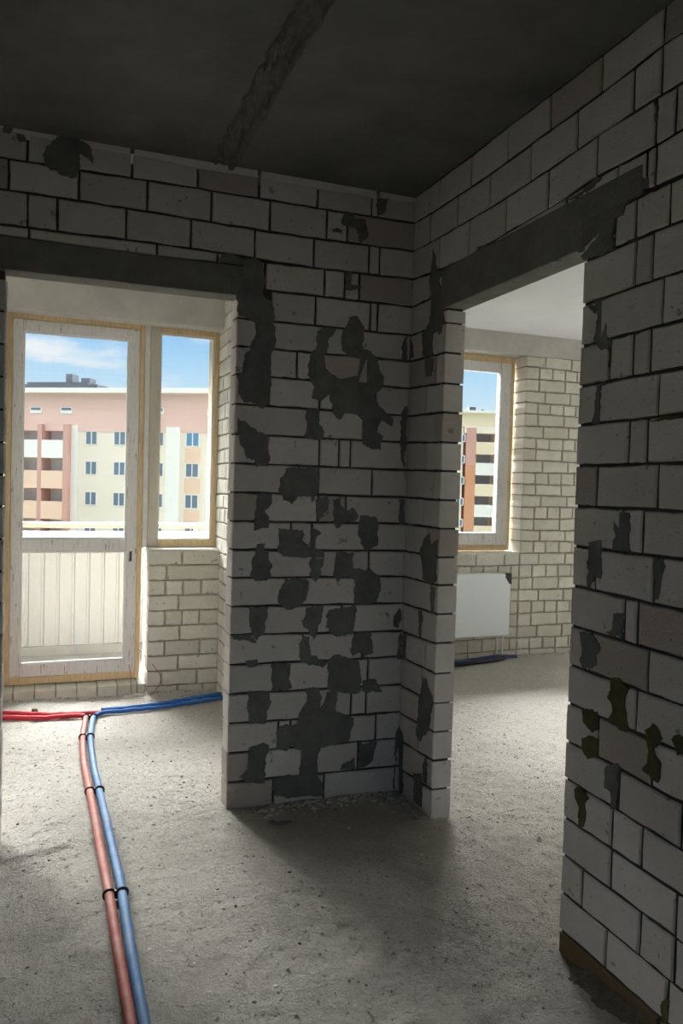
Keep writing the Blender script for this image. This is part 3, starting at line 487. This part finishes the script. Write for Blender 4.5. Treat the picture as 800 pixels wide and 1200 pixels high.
# ------------------------------------------------------------------ door and windows
def ring(name, x0, x1, z0, z1, l, r, b, t, y0, y1, m, parent, rails=()):
    mb = MB(); bv = 0.005
    mb.box(x0, x0+l, y0, y1, z0, z1, bev=bv); mb.box(x1-r, x1, y0, y1, z0, z1, bev=bv)
    mb.box(x0+l-0.001, x1-r+0.001, y0+0.0006, y1-0.0006, z0, z0+b, bev=bv); mb.box(x0+l-0.001, x1-r+0.001, y0+0.0006, y1-0.0006, z1-t, z1, bev=bv)
    for a, c in rails: mb.box(x0+l-0.001, x1-r+0.001, y0+0.001, y1-0.001, a, c, bev=bv)
    return mb.build(name, m, parent)
def pane(name, x0, x1, z0, z1, y, parent):
    mb = MB(); mb.box(x0-0.008, x1+0.008, y-0.002, y+0.002, z0-0.008, z1+0.008); return mb.build(name, M['glass'], parent)
dr = tag(empty('door_1', (0.16, F1+0.03, 0.066)), 'glazed balcony door with white sash in raw wood frame', 'door', kind='structure')
def P_(o, par):            # parent keeping world coordinates of the mesh
    o.parent = par; o.matrix_parent_inverse = Matrix.Translation(-Vector(par.location)); return o
P_(ring('door_frame', -0.258, 0.568, 0.066, 2.372, 0.037, 0.031, 0.049, 0.042, F1-0.005, F1+0.075, M['wood'], None), dr)
sash = P_(ring('door_sash', -0.220, 0.536, 0.116, 2.329, 0.060, 0.067, 0.077, 0.069, F1-0.012, F1+0.05, M['sash'], None, [(0.903, 0.979)]), dr)
P_(pane('upper_pane', -0.160, 0.469, 0.979, 2.260, F1+0.022, None), dr); P_(pane('lower_pane', -0.160, 0.469, 0.193, 0.903, F1+0.022, None), dr)
bd = MB()
for (a, b, c, d) in ((-0.160, 0.469, 0.979, 2.260), (-0.160, 0.469, 0.193, 0.903)):
    w = 0.011
    for q in ((a, a+w, c, d), (b-w, b, c, d), (a+w, b-w, c, c+w), (a+w, b-w, d-w, d)): bd.box(q[0], q[1], F1-0.002, F1+0.018, q[2], q[3])
P_(bd.build('glazing_bead', M['whitepaint']), dr)
lk = MB(); lk.box(0.490, 0.506, F1-0.017, F1-0.011, 0.835, 0.90, bev=0.002); lk.box(0.494, 0.502, F1-0.021, F1-0.015, 0.85, 0.875, bev=0.002)
P_(lk.build('lock_plate', M['darkguard']), dr)
po = MB(); po.box(0.569, 0.6005, F1-0.02, F1+0.075, 0.925, 2.372, bev=0.004)
tag(po.build('trim_5', M['paleseam']), 'pale filler post between the balcony door and its window', 'trim', kind='structure')
w1 = tag(empty('window_1', (0.83, F1+0.03, 0.925)), 'narrow fixed window in raw wood frame beside the balcony door', 'window', kind='structure')
P_(ring('window_frame', 0.602, 1.054, 0.926, 2.372, 0.067, 0.033, 0.048, 0.048, F1, F1+0.075, M['wood'], None), w1)
gp = MB(); gp.box(0.603, 0.667, F1-0.012, F1-0.0005, 0.928, 2.370, bev=0.003); P_(gp.build('window_post', M['greypost']), w1)  # grey-beige board laid over the frame's left member
P_(pane('window_pane', 0.669, 1.021, 0.974, 2.324, F1+0.04, None), w1)
bd = MB(); a, b, c, d, w = 0.6695, 1.0205, 0.9745, 2.3235, 0.008
for q in ((a, a+w, c, d), (b-w, b, c, d), (a+w, b-w, c, c+w), (a+w, b-w, d-w, d)): bd.box(q[0], q[1], F1+0.015, F1+0.036, q[2], q[3])
P_(bd.build('glazing_bead', M['whitepaint']), w1)
w2 = tag(empty('window_2', (2.98, F2+0.03, 0.85)), 'white sash window in raw wood frame above the radiator', 'window', kind='structure')
P_(ring('window_frame', WX0+0.004, 3.618, 0.856, 2.467, 0.036, 0.036, 0.046, 0.056, F2-0.004, F2+0.075, M['wood'], None), w2)
P_(ring('window_sash', WX0+0.040, 3.582, 0.902, 2.411, 0.10, 0.10, 0.102, 0.082, F2-0.010, F2+0.05, M['sash'], None, ), w2)
ml = MB(); ml.box(2.86, 2.99, F2-0.009, F2+0.05, 1.003, 2.33, bev=0.004); P_(ml.build('mullion', M['sash']), w2)
P_(pane('window_pane', WX0+0.14, 2.86, 1.004, 2.329, F2+0.02, None), w2); P_(pane('window_pane', 2.99, 3.482, 1.004, 2.329, F2+0.02, None), w2)

w3 = tag(empty('fill_window_3', (-1.1, F1+0.03, 0.85)), 'unseen window added to brighten the balcony room, left of the door', 'window', kind='structure')  # out of view, put in to brighten the room's floor
P_(ring('window_frame', -1.598, -0.664, 0.702, 2.361, 0.05, 0.05, 0.05, 0.05, F1, F1+0.07, M['wood'], None), w3); P_(pane('window_pane', -1.548, -0.714, 0.752, 2.311, F1+0.03, None), w3)  # frame and pane of the added window
w4 = tag(empty('fill_window_4', (5.4, F2+0.03, 0.14)), 'unseen tall window added to brighten the radiator room, far right', 'window', kind='structure')  # invented opening that fills the radiator room with daylight
P_(ring('window_frame', 4.404, 6.396, 0.134, 2.463, 0.05, 0.05, 0.05, 0.05, F2, F2+0.07, M['wood'], None), w4); P_(pane('window_pane', 4.454, 6.346, 0.184, 2.413, F2+0.03, None), w4)  # frame and pane of the added window

w5 = tag(empty('fill_window_5', (-0.1, -2.7, 0.6)), 'unseen wide window added behind the viewer for fill light', 'window', kind='structure')  # made-up fill source for the face of the back wall
P_(ring('window_frame', -1.398, 1.198, 0.602, 2.498, 0.05, 0.05, 0.05, 0.05, -2.74, -2.67, M['wood'], None), w5); P_(pane('window_pane', -1.348, 1.148, 0.652, 2.448, -2.70, None), w5)  # frame and pane of the added window
# ------------------------------------------------------------------ heating pipes on the floor
R = 0.0155
def onfloor(pts, r, sub=8):
    out = []
    for p in smoothpath([(x, y, 0) for x, y in pts], sub): out.append((p.x, p.y, float(floor_z(p.x, p.y))*0.7 + r + 0.004))
    return out
RED = [(0.205, 1.30), (0.206, 1.62), (0.206, 1.95), (0.201, 2.245), (0.199, 2.58), (0.195, 2.76), (0.188, 3.04), (0.180, 3.42), (0.170, 3.79), (0.179, 4.16), (0.200, 4.42)]
BLUE = [(0.241, 1.30), (0.240, 1.62), (0.238, 1.95), (0.236, 2.24), (0.240, 2.57), (0.237, 2.75), (0.229, 3.03), (0.219, 3.41), (0.211, 3.78), (0.216, 4.15), (0.238, 4.42)]
def pipe(name, pts, r, m, label, cat, group=None):
    mb = MB(); mb.tube(onfloor(pts, r), r, 16); o = mb.build(name, m, None, True); return tag(o, label, cat, group)
# the long foam-sleeved runs, then their bare ends turning off to each side
t = tag(empty('heating_pipe', (0.205, 1.3, 0.0)), 'dusty red pipe running towards the viewer and turning left at the far bend', 'pipe')
a = MB(); a.tube(onfloor(RED + [(0.209, 4.52)], R), R, 18); P_(a.build('sleeve', M['red'], None, True), t)
a = MB(); a.tube(onfloor([(0.208, 4.50), (0.203, 4.555), (0.175, 4.578), (0.10, 4.575), (0.02, 4.573), (-0.08, 4.590), (-0.22, 4.625), (-0.5, 4.68), (-0.9, 4.72)], R*0.85), R*0.85, 14); tag(P_(a.build('bare_end', M['brightred'], None, True), t), 'bright red bare end')
t = tag(empty('heating_pipe', (0.24, 1.3, 0.0)), 'dusty blue pipe running towards the viewer and turning right at the far bend', 'pipe')
a = MB(); a.tube(onfloor(BLUE + [(0.252, 4.52)], R), R, 18); P_(a.build('sleeve', M['blue'], None, True), t)
a = MB(); a.tube(onfloor([(0.250, 4.50), (0.262, 4.562), (0.30, 4.600), (0.40, 4.612), (0.55, 4.628), (0.70, 4.652), (0.84, 4.69), (1.04, 4.755)], R*0.75), R*0.75, 14); tag(P_(a.build('bare_end', M['brightblue'], None, True), t), 'bright blue bare end')
pipe('heating_pipe', [(0.30, 4.628), (0.24, 4.632), (0.14, 4.628), (0.05, 4.635), (-0.05, 4.665), (-0.22, 4.735), (-0.5, 4.82), (-0.9, 4.9)], 0.011, M['brightred'], 'thin bright red pipe lying behind the left bend, nearest the door', 'pipe')
pipe('heating_pipe', [(0.30, 4.662), (0.42, 4.672), (0.58, 4.695), (0.72, 4.732), (0.86, 4.782), (1.04, 4.842)], 0.0115, M['brightblue'], 'second bright blue pipe on the far side of the right bend', 'pipe')
def clip(x0, x1, y, label):
    mb = MB(); z = float(floor_z((x0+x1)/2, y))*0.7 + R + 0.004
    for x in (x0, x1):
        ring_ = [(x+math.cos(q)*(R+0.003), y+0.002*math.sin(3*q), z+math.sin(q)*(R+0.003)) for q in np.linspace(math.radians(-50), math.radians(230), 18)]
        mb.tube(ring_, 0.0036, 8)
        for q in (-4, 4): mb.tube([(x+math.cos(u)*(R+0.002), y+q*0.001, z+math.sin(u)*(R+0.002)) for u in np.linspace(math.radians(-50), math.radians(230), 18)], 0.0028, 6)
    xm = (x0+x1)/2
    mb.box(xm-0.005, xm+0.005, y-0.007, y+0.007, z-R+0.001, z+0.012, bev=0.002); mb.box(xm-0.011, xm+0.011, y-0.004, y+0.004, z+0.003, z+0.010, bev=0.002)
    tag(mb.build('pipe_clip', M['black'], None, True), label, 'clip', 'black clips on the floor pipes')
clip(0.209, 0.252, 4.52, 'farthest black clip, at the bend where red and blue pipes part')
clip(0.179, 0.216, 4.17, 'second farthest black clip, a little below the bend in the pipes')
clip(0.180, 0.2195, 3.44, 'third black clip from the bend, midway along the two pipes')
clip(0.199, 0.240, 2.565, 'nearest and largest black clip across the red and blue pipes')
# brown wires hanging down the threshold
def wire(pts, label):
    mb = MB(); mb.tube(smoothpath(pts, 8), 0.0022, 6); tag(mb.build('wire', M['wire'], None, True), label, 'wire')
wire([(0.500, 5.155, 0.16), (0.506, 5.09, 0.115), (0.500, 5.018, 0.085), (0.502, 5.012, 0.03), (0.508, 4.98, 0.006)], 'straight brown wire hanging over the door threshold')
wire([(0.556, 5.150, 0.26), (0.585, 5.08, 0.235), (0.645, 5.018, 0.17), (0.690, 5.016, 0.09), (0.655, 5.012, 0.02), (0.63, 4.99, 0.006)], 'curling brown wire against the bricks under the window')

# ------------------------------------------------------------------ radiator and its hoses
def radiator():
    X0, X1, Z0r, Z1r, Yf, Yb = 2.68, 3.478, 0.192, 0.690, 5.305, 5.395
    root = tag(empty('panel_radiator', ((X0+X1)/2, (Yf+Yb)/2, Z0r)), 'white flat panel radiator hung on the brick wall under the window', 'radiator')
    mb = MB(); mb.box(X0, X1, Yf, Yf+0.022, Z0r, Z1r, bev=0.007); mb.box(X0, X1, Yb-0.022, Yb, Z0r, Z1r, bev=0.007)
    P_(mb.build('panel', M['enamel']), root)
    mb = MB(); mb.box(X0+0.004, X1-0.004, Yf+0.012, Yb-0.012, Z1r-0.02, Z1r+0.002, bev=0.001)
    for i in range(50): x = X0+0.015+i*(X1-X0-0.03)/49; mb.box(x-0.0025, x+0.0025, Yf+0.018, Yb-0.018, Z1r, Z1r+0.004)
    P_(mb.build('top_grille', M['enamel']), root)
    for x in (X0-0.001, X1-0.004):
        mb = MB(); mb.box(x, x+0.005, Yf+0.010, Yb-0.008, Z0r+0.01, Z1r-0.004, bev=0.0015); P_(mb.build('side_cover', M['enamel']), root)
    mb = MB()
    for j in range(3):
        pr = [(X1+0.003-0.060+j*0.004, Z1r+0.004), (X1+0.004, Z1r+0.004), (X1+0.004, Z1r-0.085), (X1-0.018, Z1r-0.075), (X1-0.05, Z1r-0.028)]
    n = len(pr); mb.add([(x, Yf-0.004, z) for x, z in pr]+[(x, Yf+0.05, z) for x, z in pr], [tuple(range(n)), tuple(range(n, 2*n))[::-1]]+[(k, n+k, n+(k+1) % n, (k+1) % n) for k in range(n)])
    P_(mb.build('corner_guard', M['darkguard']), root)
    for x in (X0+0.15, X1-0.15):
        mb = MB(); mb.box(x-0.015, x+0.015, Yb-0.002, Y2-0.008, Z0r+0.06, Z1r-0.06, bev=0.003); P_(mb.build('wall_bracket', M['enamel']), root)
    for x in (X1-0.035, X1-0.085):
        mb = MB(); mb.tube([(x, (Yf+Yb)/2, Z0r+0.02), (x, (Yf+Yb)/2, 0.10), (x, (Yf+Yb)/2, 0.0)], 0.009, 10); mb.tube([(x, (Yf+Yb)/2, Z0r+0.005), (x, (Yf+Yb)/2, Z0r-0.025)], 0.014, 10)
        P_(mb.build('connection_pipe', M['whitepaint'], None, True), root)
radiator()
def hose(name, pts, r, m, label):
    mb = MB(); mb.tube([(p.x, p.y, p.z) for p in smoothpath(pts, 10)], r, 10); tag(mb.build(name, m, None, True), label, 'hose')
hose('hose', [(2.3, 5.05, 0.024), (2.75, 5.13, 0.024), (3.05, 5.17, 0.024), (3.28, 5.215, 0.024), (3.385, 5.25, 0.026), (3.43, 5.27, 0.03)], 0.017, M['black'], 'black hose curving along the floor below the radiator')
hose('hose', [(2.3, 5.16, 0.022), (2.75, 5.22, 0.022), (3.02, 5.245, 0.022), (3.22, 5.275, 0.03), (3.36, 5.305, 0.03), (3.47, 5.31, 0.022), (3.56, 5.315, 0.016)], 0.012, M['navy'], 'dark blue hose lying behind the black hose under the radiator')

# ------------------------------------------------------------------ crumbs and loose bits on the floor
def lump(mb, x, y, r, flat=0.6, mat=0):
    z = float(floor_z(x, y)); a0 = random.random()*6.28; vs = []; n = 6
    sx, sy = random.uniform(0.7, 1.4), random.uniform(0.7, 1.2)
    for lv, (rr, zz) in enumerate(((0.8, -0.3), (1.0, 0.2), (0.6, 0.75))):
        for k in range(n):
            q = a0+2*math.pi*k/n+random.uniform(-.2, .2); j = random.uniform(0.75, 1.2)
            vs.append((x+math.cos(q)*r*rr*j*sx, y+math.sin(q)*r*rr*j*sy, z+zz*r*flat*random.uniform(0.8, 1.2)))
    vs.append((x, y, z+r*flat)); fs = [tuple(range(n))[::-1]]
    for l in range(2):
        for k in range(n): fs.append((l*n+k, l*n+(k+1) % n, (l+1)*n+(k+1) % n, (l+1)*n+k))
    for k in range(n): fs.append((2*n+k, 2*n+(k+1) % n, 3*n))
    mb.add(vs, fs, mat, random.random())
def crumbs():
    mb = MB()
    def safe(x, y): return not (0.14 < x < 0.275 and y < 4.55) and not (4.5 < y < 4.85 and x < 1.05)
    for i in range(1900):
        x, y = random.uniform(-0.2, 2.4), random.uniform(1.7, 5.0)
        if not safe(x, y) or (0.69 < x < 1.6 and 3.10 < y < 3.24) or (1.47 < x < 1.6 and (y < 1.96 or y > 2.77)) or (1.0 < x < 1.3 and y > 3.1): continue
        lump(mb, x, y, random.choice((0.002, 0.002, 0.003, 0.003, 0.004, 0.005, 0.007)), mat=random.choice((0, 0, 0, 0, 2, 1)))
    for i in range(420):                                              # swept against the foot of the pier
        x = random.uniform(0.80, 1.47); y = D - 0.012 - abs(random.gauss(0, 0.045)); lump(mb, x, y, random.uniform(0.003, 0.012), mat=random.choice((0, 0, 1)))
    for i in range(160):
        y = random.uniform(2.8, 3.1); lump(mb, XC-0.012-abs(random.gauss(0, 0.03)), y, random.uniform(0.003, 0.011))
    for i in range(160):
        x = random.uniform(-0.3, 1.04); lump(mb, x, Y1-0.012-abs(random.gauss(0, 0.03)), random.uniform(0.003, 0.010), mat=random.choice((0, 1)))
    for i in range(120):
        x = random.uniform(2.3, 4.4); lump(mb, x, Y2-0.015-abs(random.gauss(0, 0.03)), random.uniform(0.003, 0.011))
    tag(mb.build('rubble', [M['rubble'], M['flake'], M['stone']]), 'grey mortar crumbs and grit scattered over the screed floor', 'rubble', kind='stuff')
crumbs()
def dirt_bank():
    mb = MB(); ys = np.arange(0.6, 1.93, 0.012); n = 9; vs = []
    for y in ys:
        w = (0.025+0.045*float(vnoise(y*7, 4)))*float(sst(1.93, 1.80, y)); h = (0.022+0.016*float(vnoise(y*11, 6)))*float(sst(1.93, 1.74, y))
        for k in range(n):
            q = k/(n-1); x = XC-0.004-w*q; zf = float(floor_z(x, y)); vs.append((x, y, zf-0.012+(h+0.012)*(1-q)**1.3+0.010*float(vnoise(x*90, y*90)-.4)*(q < 1)))
    mb.add(vs, [(i*n+k, i*n+k+1, (i+1)*n+k+1, (i+1)*n+k) for i in range(len(ys)-1) for k in range(n-1)])
    tag(mb.build('dirt', M['dirt'], None, True), 'dark dirt banked along the foot of the right wall', 'dirt', kind='stuff')
dirt_bank()
def bit(name, m, x, y, prof, h, rot, label, cat):
    mb = MB(); z = float(floor_z(x, y)); c, s_ = math.cos(rot), math.sin(rot); n = len(prof)
    top = [(x+(a*c-b*s_)*0.85, y+(a*s_+b*c)*0.85, z+h*random.uniform(0.7, 1.15)) for a, b in prof]; bot = [(x+a*c-b*s_, y+a*s_+b*c, z-0.006) for a, b in prof]
    mb.add(top+bot, [tuple(range(n)), tuple(range(n, 2*n))[::-1]]+[(k, n+k, n+(k+1) % n, (k+1) % n) for k in range(n)])
    tag(mb.build(name, m), label, cat)
bit('plaster_flake', M['seam'], 0.885, 2.945, [(-.045, .02), (-.03, -.015), (0, -.022), (.055, -.012), (.02, 0), (-.01, .008), (-.025, .035)], 0.008, 0.1, 'grey mortar flake on the floor in front of the pier', 'flake')
bit('plaster_flake', M['flake'], 0.505, 4.955, [(-.06, -.01), (-.02, -.025), (.04, -.02), (.075, 0), (.03, .02), (-.02, .018)], 0.016, 0.0, 'pale plaster flake on the floor below the door threshold, right end', 'flake')
bit('plaster_flake', M['flake'], 0.21, 4.975, [(-.03, -.01), (0, -.02), (.03, -.008), (.025, .012), (-.015, .015)], 0.018, 0.4, 'small pale plaster flake below the middle of the door threshold', 'flake')
bit('stone', M['stone'], -0.065, 4.745, [(-.02, -.01), (0, -.018), (.022, -.008), (.02, .012), (-.012, .014)], 0.020, 0.3, 'small brown stone behind the bright red pipes', 'stone')

# ------------------------------------------------------------------ balcony outside the door
YP = 6.40
box_struct('balcony_floor', [(-0.36, 1.30, 5.31, YP+0.12, -0.25, -0.02)], M['balconyslab'], 'grey concrete balcony slab outside the door', 'balcony floor')
box_struct('balcony_shade_side', [(-0.46, -0.36, 5.31, YP+0.12, -0.25, 2.85), (1.30, 1.40, 5.31, YP+0.12, -0.25, 2.85)], M['balconyslab'], 'unseen side walls added to shade the balcony outside the door', 'added shade wall')  # out of view, put in to keep sky light off the balcony
box_struct('balcony_shade_slab', [(-0.46, 1.40, 5.31, YP+0.12, 2.70, 2.85)], M['balconyslab'], 'unseen slab added to shade the balcony outside the door', 'added shade slab')  # out of view, blocks the high sky from the parapet
bp = tag(empty('balcony_parapet', (0.0, YP, -0.02)), 'cream corrugated balcony parapet with tan rail outside the door', 'parapet')
mb = MB(); mb.box(-0.36, 1.30, YP-0.02, YP+0.10, -0.03, 0.05, bev=0.006); P_(mb.build('curb', M['balconyslab']), bp)
mb = MB(); prof = []; x = -0.36; per = 0.112
while x < 1.28:
    for a, d in ((0, 0), (0.085, 0), (0.091, 0.009), (0.106, 0.009)): prof.append((x+a, YP+0.01+d))
    x += per
n = len(prof); mb.add([(a, b, z) for z in (0.045, 0.905) for a, b in prof]+[(a, b+0.002, z) for z in (0.045, 0.905) for a, b in prof],
    [(k, k+1, n+k+1, n+k) for k in range(n-1)]+[(2*n+k, 3*n+k, 3*n+k+1, 2*n+k+1) for k in range(n-1)]+[(n+k, n+k+1, 3*n+k+1, 3*n+k) for k in range(n-1)])
P_(mb.build('corrugated_sheet', M['sheet']), bp)
mb = MB(); mb.box(-0.36, 1.30, YP-0.015, YP+0.045, 0.895, 0.945, bev=0.004); P_(mb.build('cap_rail', M['whitepaint']), bp)
mb = MB(); mb.box(-0.36, 1.30, YP-0.01, YP+0.04, 0.975, 1.005, bev=0.004); P_(mb.build('hand_rail', M['railwood']), bp)
mb = MB(); mb.box(-0.36, 1.30, YP-0.012, YP+0.042, 1.003, 1.018, bev=0.003); P_(mb.build('rail_cap', M['whitepaint']), bp)
for x in (-0.33, 1.12):
    mb = MB(); mb.box(x, x+0.03, YP, YP+0.03, 0.04, 0.98, bev=0.003); P_(mb.build('post', M['whitepaint']), bp)

# ------------------------------------------------------------------ buildings far outside
box_struct('ground', [(-150, 200, 12, 260, -10.3, -10.0)], M['asphalt'], 'ground between the buildings outside', 'ground')
def facade(name, O, ang, label):
    root = tag(empty(name, (O[0], O[1], -10.0)), label, 'building'); a = math.radians(ang); u = (math.sin(a), math.cos(a)); nrm = (-u[1], u[0])
    if nrm[1] < 0: nrm = (-nrm[0], -nrm[1])                             # points away from us: positive depth goes into the building
    def B(mb, u0, u1, d0, d1, z0, z1, mat=0):
        c = lambda uu, d, z: (O[0]+u[0]*uu+nrm[0]*d, O[1]+u[1]*uu+nrm[1]*d, z)
        mb.add([c(u0,d0,z0), c(u1,d0,z0), c(u1,d1,z0), c(u0,d1,z0), c(u0,d0,z1), c(u1,d0,z1), c(u1,d1,z1), c(u0,d1,z1)],
               [(3,2,1,0),(4,5,6,7),(0,1,5,4),(1,2,6,5),(2,3,7,6),(3,0,4,7)], mat)
    def part(nm, m, boxes, par=None):
        mb = MB()
        for b in boxes: B(mb, *b)
        o = mb.build(nm, m); P_(o, root)
        if par is not None: o.parent = par; o.matrix_parent_inverse = Matrix.Identity(4)
        return o
    def window(uc, z0, z1, w, panec):
        f = part('window', M['white'], [(uc-w/2, uc-w/2+0.06, -0.04, 0.12, z0, z1), (uc+w/2-0.06, uc+w/2, -0.04, 0.12, z0, z1), (uc-0.04, uc+0.04, -0.04, 0.12, z0, z1), (uc-w/2, uc+w/2, -0.04, 0.12, z0, z0+0.06), (uc-w/2, uc+w/2, -0.04, 0.12, z1-0.06, z1)])
        part('pane', panec, [(uc-w/2+0.05, uc+w/2-0.05, -0.02, 0.05, z0+0.05, z1-0.05)], f)
    return part, window
part, window = facade('apartment_building', (5.09, 62.27), 122, 'pink and cream apartment block seen through the balcony door and window')
FL = 2.40; ztop = 5.05
part('wall', M['cream'], [(-4.15, 16, 0, 12, -10, ztop), (-26, -4.15, 0.85, 12, -10, ztop+0.5)])
part('upper_wall', M['pink'], [(-26, 16, -0.05, 12, ztop, 8.0), (-26, -4.1, -0.06, 1.7, 5.55, 8.0)])
part('roof_edge', M['white'], [(-26.3, 16.3, -0.5, 0.1, 8.0, 8.38)]); part('roof', M['tar'], [(-26, 16, 0.1, 12, 7.9, 8.1)])
part('roof_hip', M['roofgrey'], [(-12.5, -3.0, 3, 9, 8.05, 8.85), (-11.6, -3.9, 3.4, 8, 8.85, 9.15), (-10.6, -4.9, 3.8, 8, 9.15, 9.4)])
part('chimney', M['roofgrey'], [(-7.1, -6.5, 4, 5, 9.3, 10.1)]); part('chimney', M['roofgrey'], [(-5.7, -4.9, 4, 5, 9.3, 9.75)])
rows = [(4.0, 5.08), (1.66, 2.74), (-0.72, 0.36), (-3.1, -2.03), (-5.5, -4.42)]
for c, uc in enumerate((-2.42, -0.03, 3.12, 5.95, 8.6)):
    for z0, z1 in rows: window(uc, z0, z1, 1.0 if c != 3 else 1.08, M['bluepane'] if (c == 3 and z0 > 3) else M['pane'])
for uc in (-7.2, -4.55, 3.1, -10.0, 7.6):
    f = part('window', M['white'], [(uc-0.5, uc+0.5, -0.12, 0.0, 6.42, 6.9)]); part('pane', M['pane'], [(uc-0.42, uc+0.42, -0.14, -0.02, 6.66, 6.86)], f)
part('pilaster', M['white'], [(3.85, 4.95, -0.15, 0.05, -10, 5.45)])
for z0, z1 in ((2.78, 3.9), (0.42, 1.55), (-2.0, -0.8), (-4.4, -3.2)): part('spandrel', M['peach'], [(5.35, 6.6, -0.03, 0.03, z0, z1)])
part('pilaster', M['white'], [(-4.1, -3.55, -0.12, 0.05, -10, 5.5)])
part('pier', M['redpink'], [(-4.55, -4.1, -0.55, 1.7, -10, 5.55)]); part('pier', M['redpink'], [(-6.78, -6.42, -0.5, 1.7, -10, 5.55)]); part('pier', M['redpink'], [(-9.2, -8.85, -0.5, 1.7, -10, 5.55)]); part('pier', M['redpink'], [(-11.6, -11.2, -0.5, 1.7, -10, 5.55)])
for k in range(6):
    z = 3.03-FL*k
    for (u0, u1) in ((-6.44, -4.52), (-8.87, -6.76), (-11.25, -9.18)):
        b = part('balcony', M['white'] if k == 0 else M['peach'], [(u0, u1, -0.5, -0.38, z, z+1.28), (u0, u1, -0.5, 0.9, z-0.12, z)])
        part('door', M['recess'], [(u0+0.15, u1-0.75, 0.75, 0.87, z, z+2.2)], b); part('door_glass', M['redpink'], [(u1-0.6, u1-0.1, 0.76, 0.87, z, z+2.2)], b)
part, window = facade('apartment_building', (25.91, 43.7), 110, 'beige and orange apartment block seen through the radiator room window')
part('wall', M['cream'], [(-4, -1.05, 0, 10, -10, 5.4), (-1.05, 1.25, 0.9, 10, -10, 5.4), (1.25, 1.8, 0, 10, -10, 5.4)])
part('upper_wall', M['beige'], [(-4, 1.8, -0.06, 10, 5.35, 6.25)]); part('roof_edge', M['white'], [(-4.2, 2.0, -0.3, 0.1, 6.25, 6.4)]); part('roof', M['tar'], [(-4, 1.8, 0.1, 10, 6.2, 6.3)])
part('chimney', M['roofgrey'], [(-0.2, 0.25, 3, 4, 6.35, 6.95)]); part('chimney', M['roofgrey'], [(0.6, 0.8, 3, 4, 6.35, 6.8)])
part('upper_panel', M['cream'], [(-1.0, 1.2, -0.08, 1.0, 4.95, 5.4)])
part('pilaster', M['redpink'], [(-0.86, -0.22, -0.1, 1.0, 0.9, 5.3)]); part('pilaster', M['orange'], [(-0.86, -0.22, -0.11, 1.0, -10, 2.9)])
for k in range(6):
    z0 = 3.1 - 1.37*k + 1.27
    window(-1.15, z0, z0+0.52, 0.5, M['pane'])
for k in range(7):
    z = 3.66 - 1.35*k
    b = part('balcony', M['white'] if k % 2 else M['beige'], [(-0.22, 1.3, -0.12, 0.0, z, z+0.74), (-0.22, 1.3, -0.12, 0.9, z-0.05, z)])
    part('door_glass', M['softpane'], [(0.0, 0.9, 0.82, 0.92, z+0.1, z+1.3)], b)
part('pier', M['peach'], [(1.0, 1.25, -0.14, 0.9, -10, 5.0)])
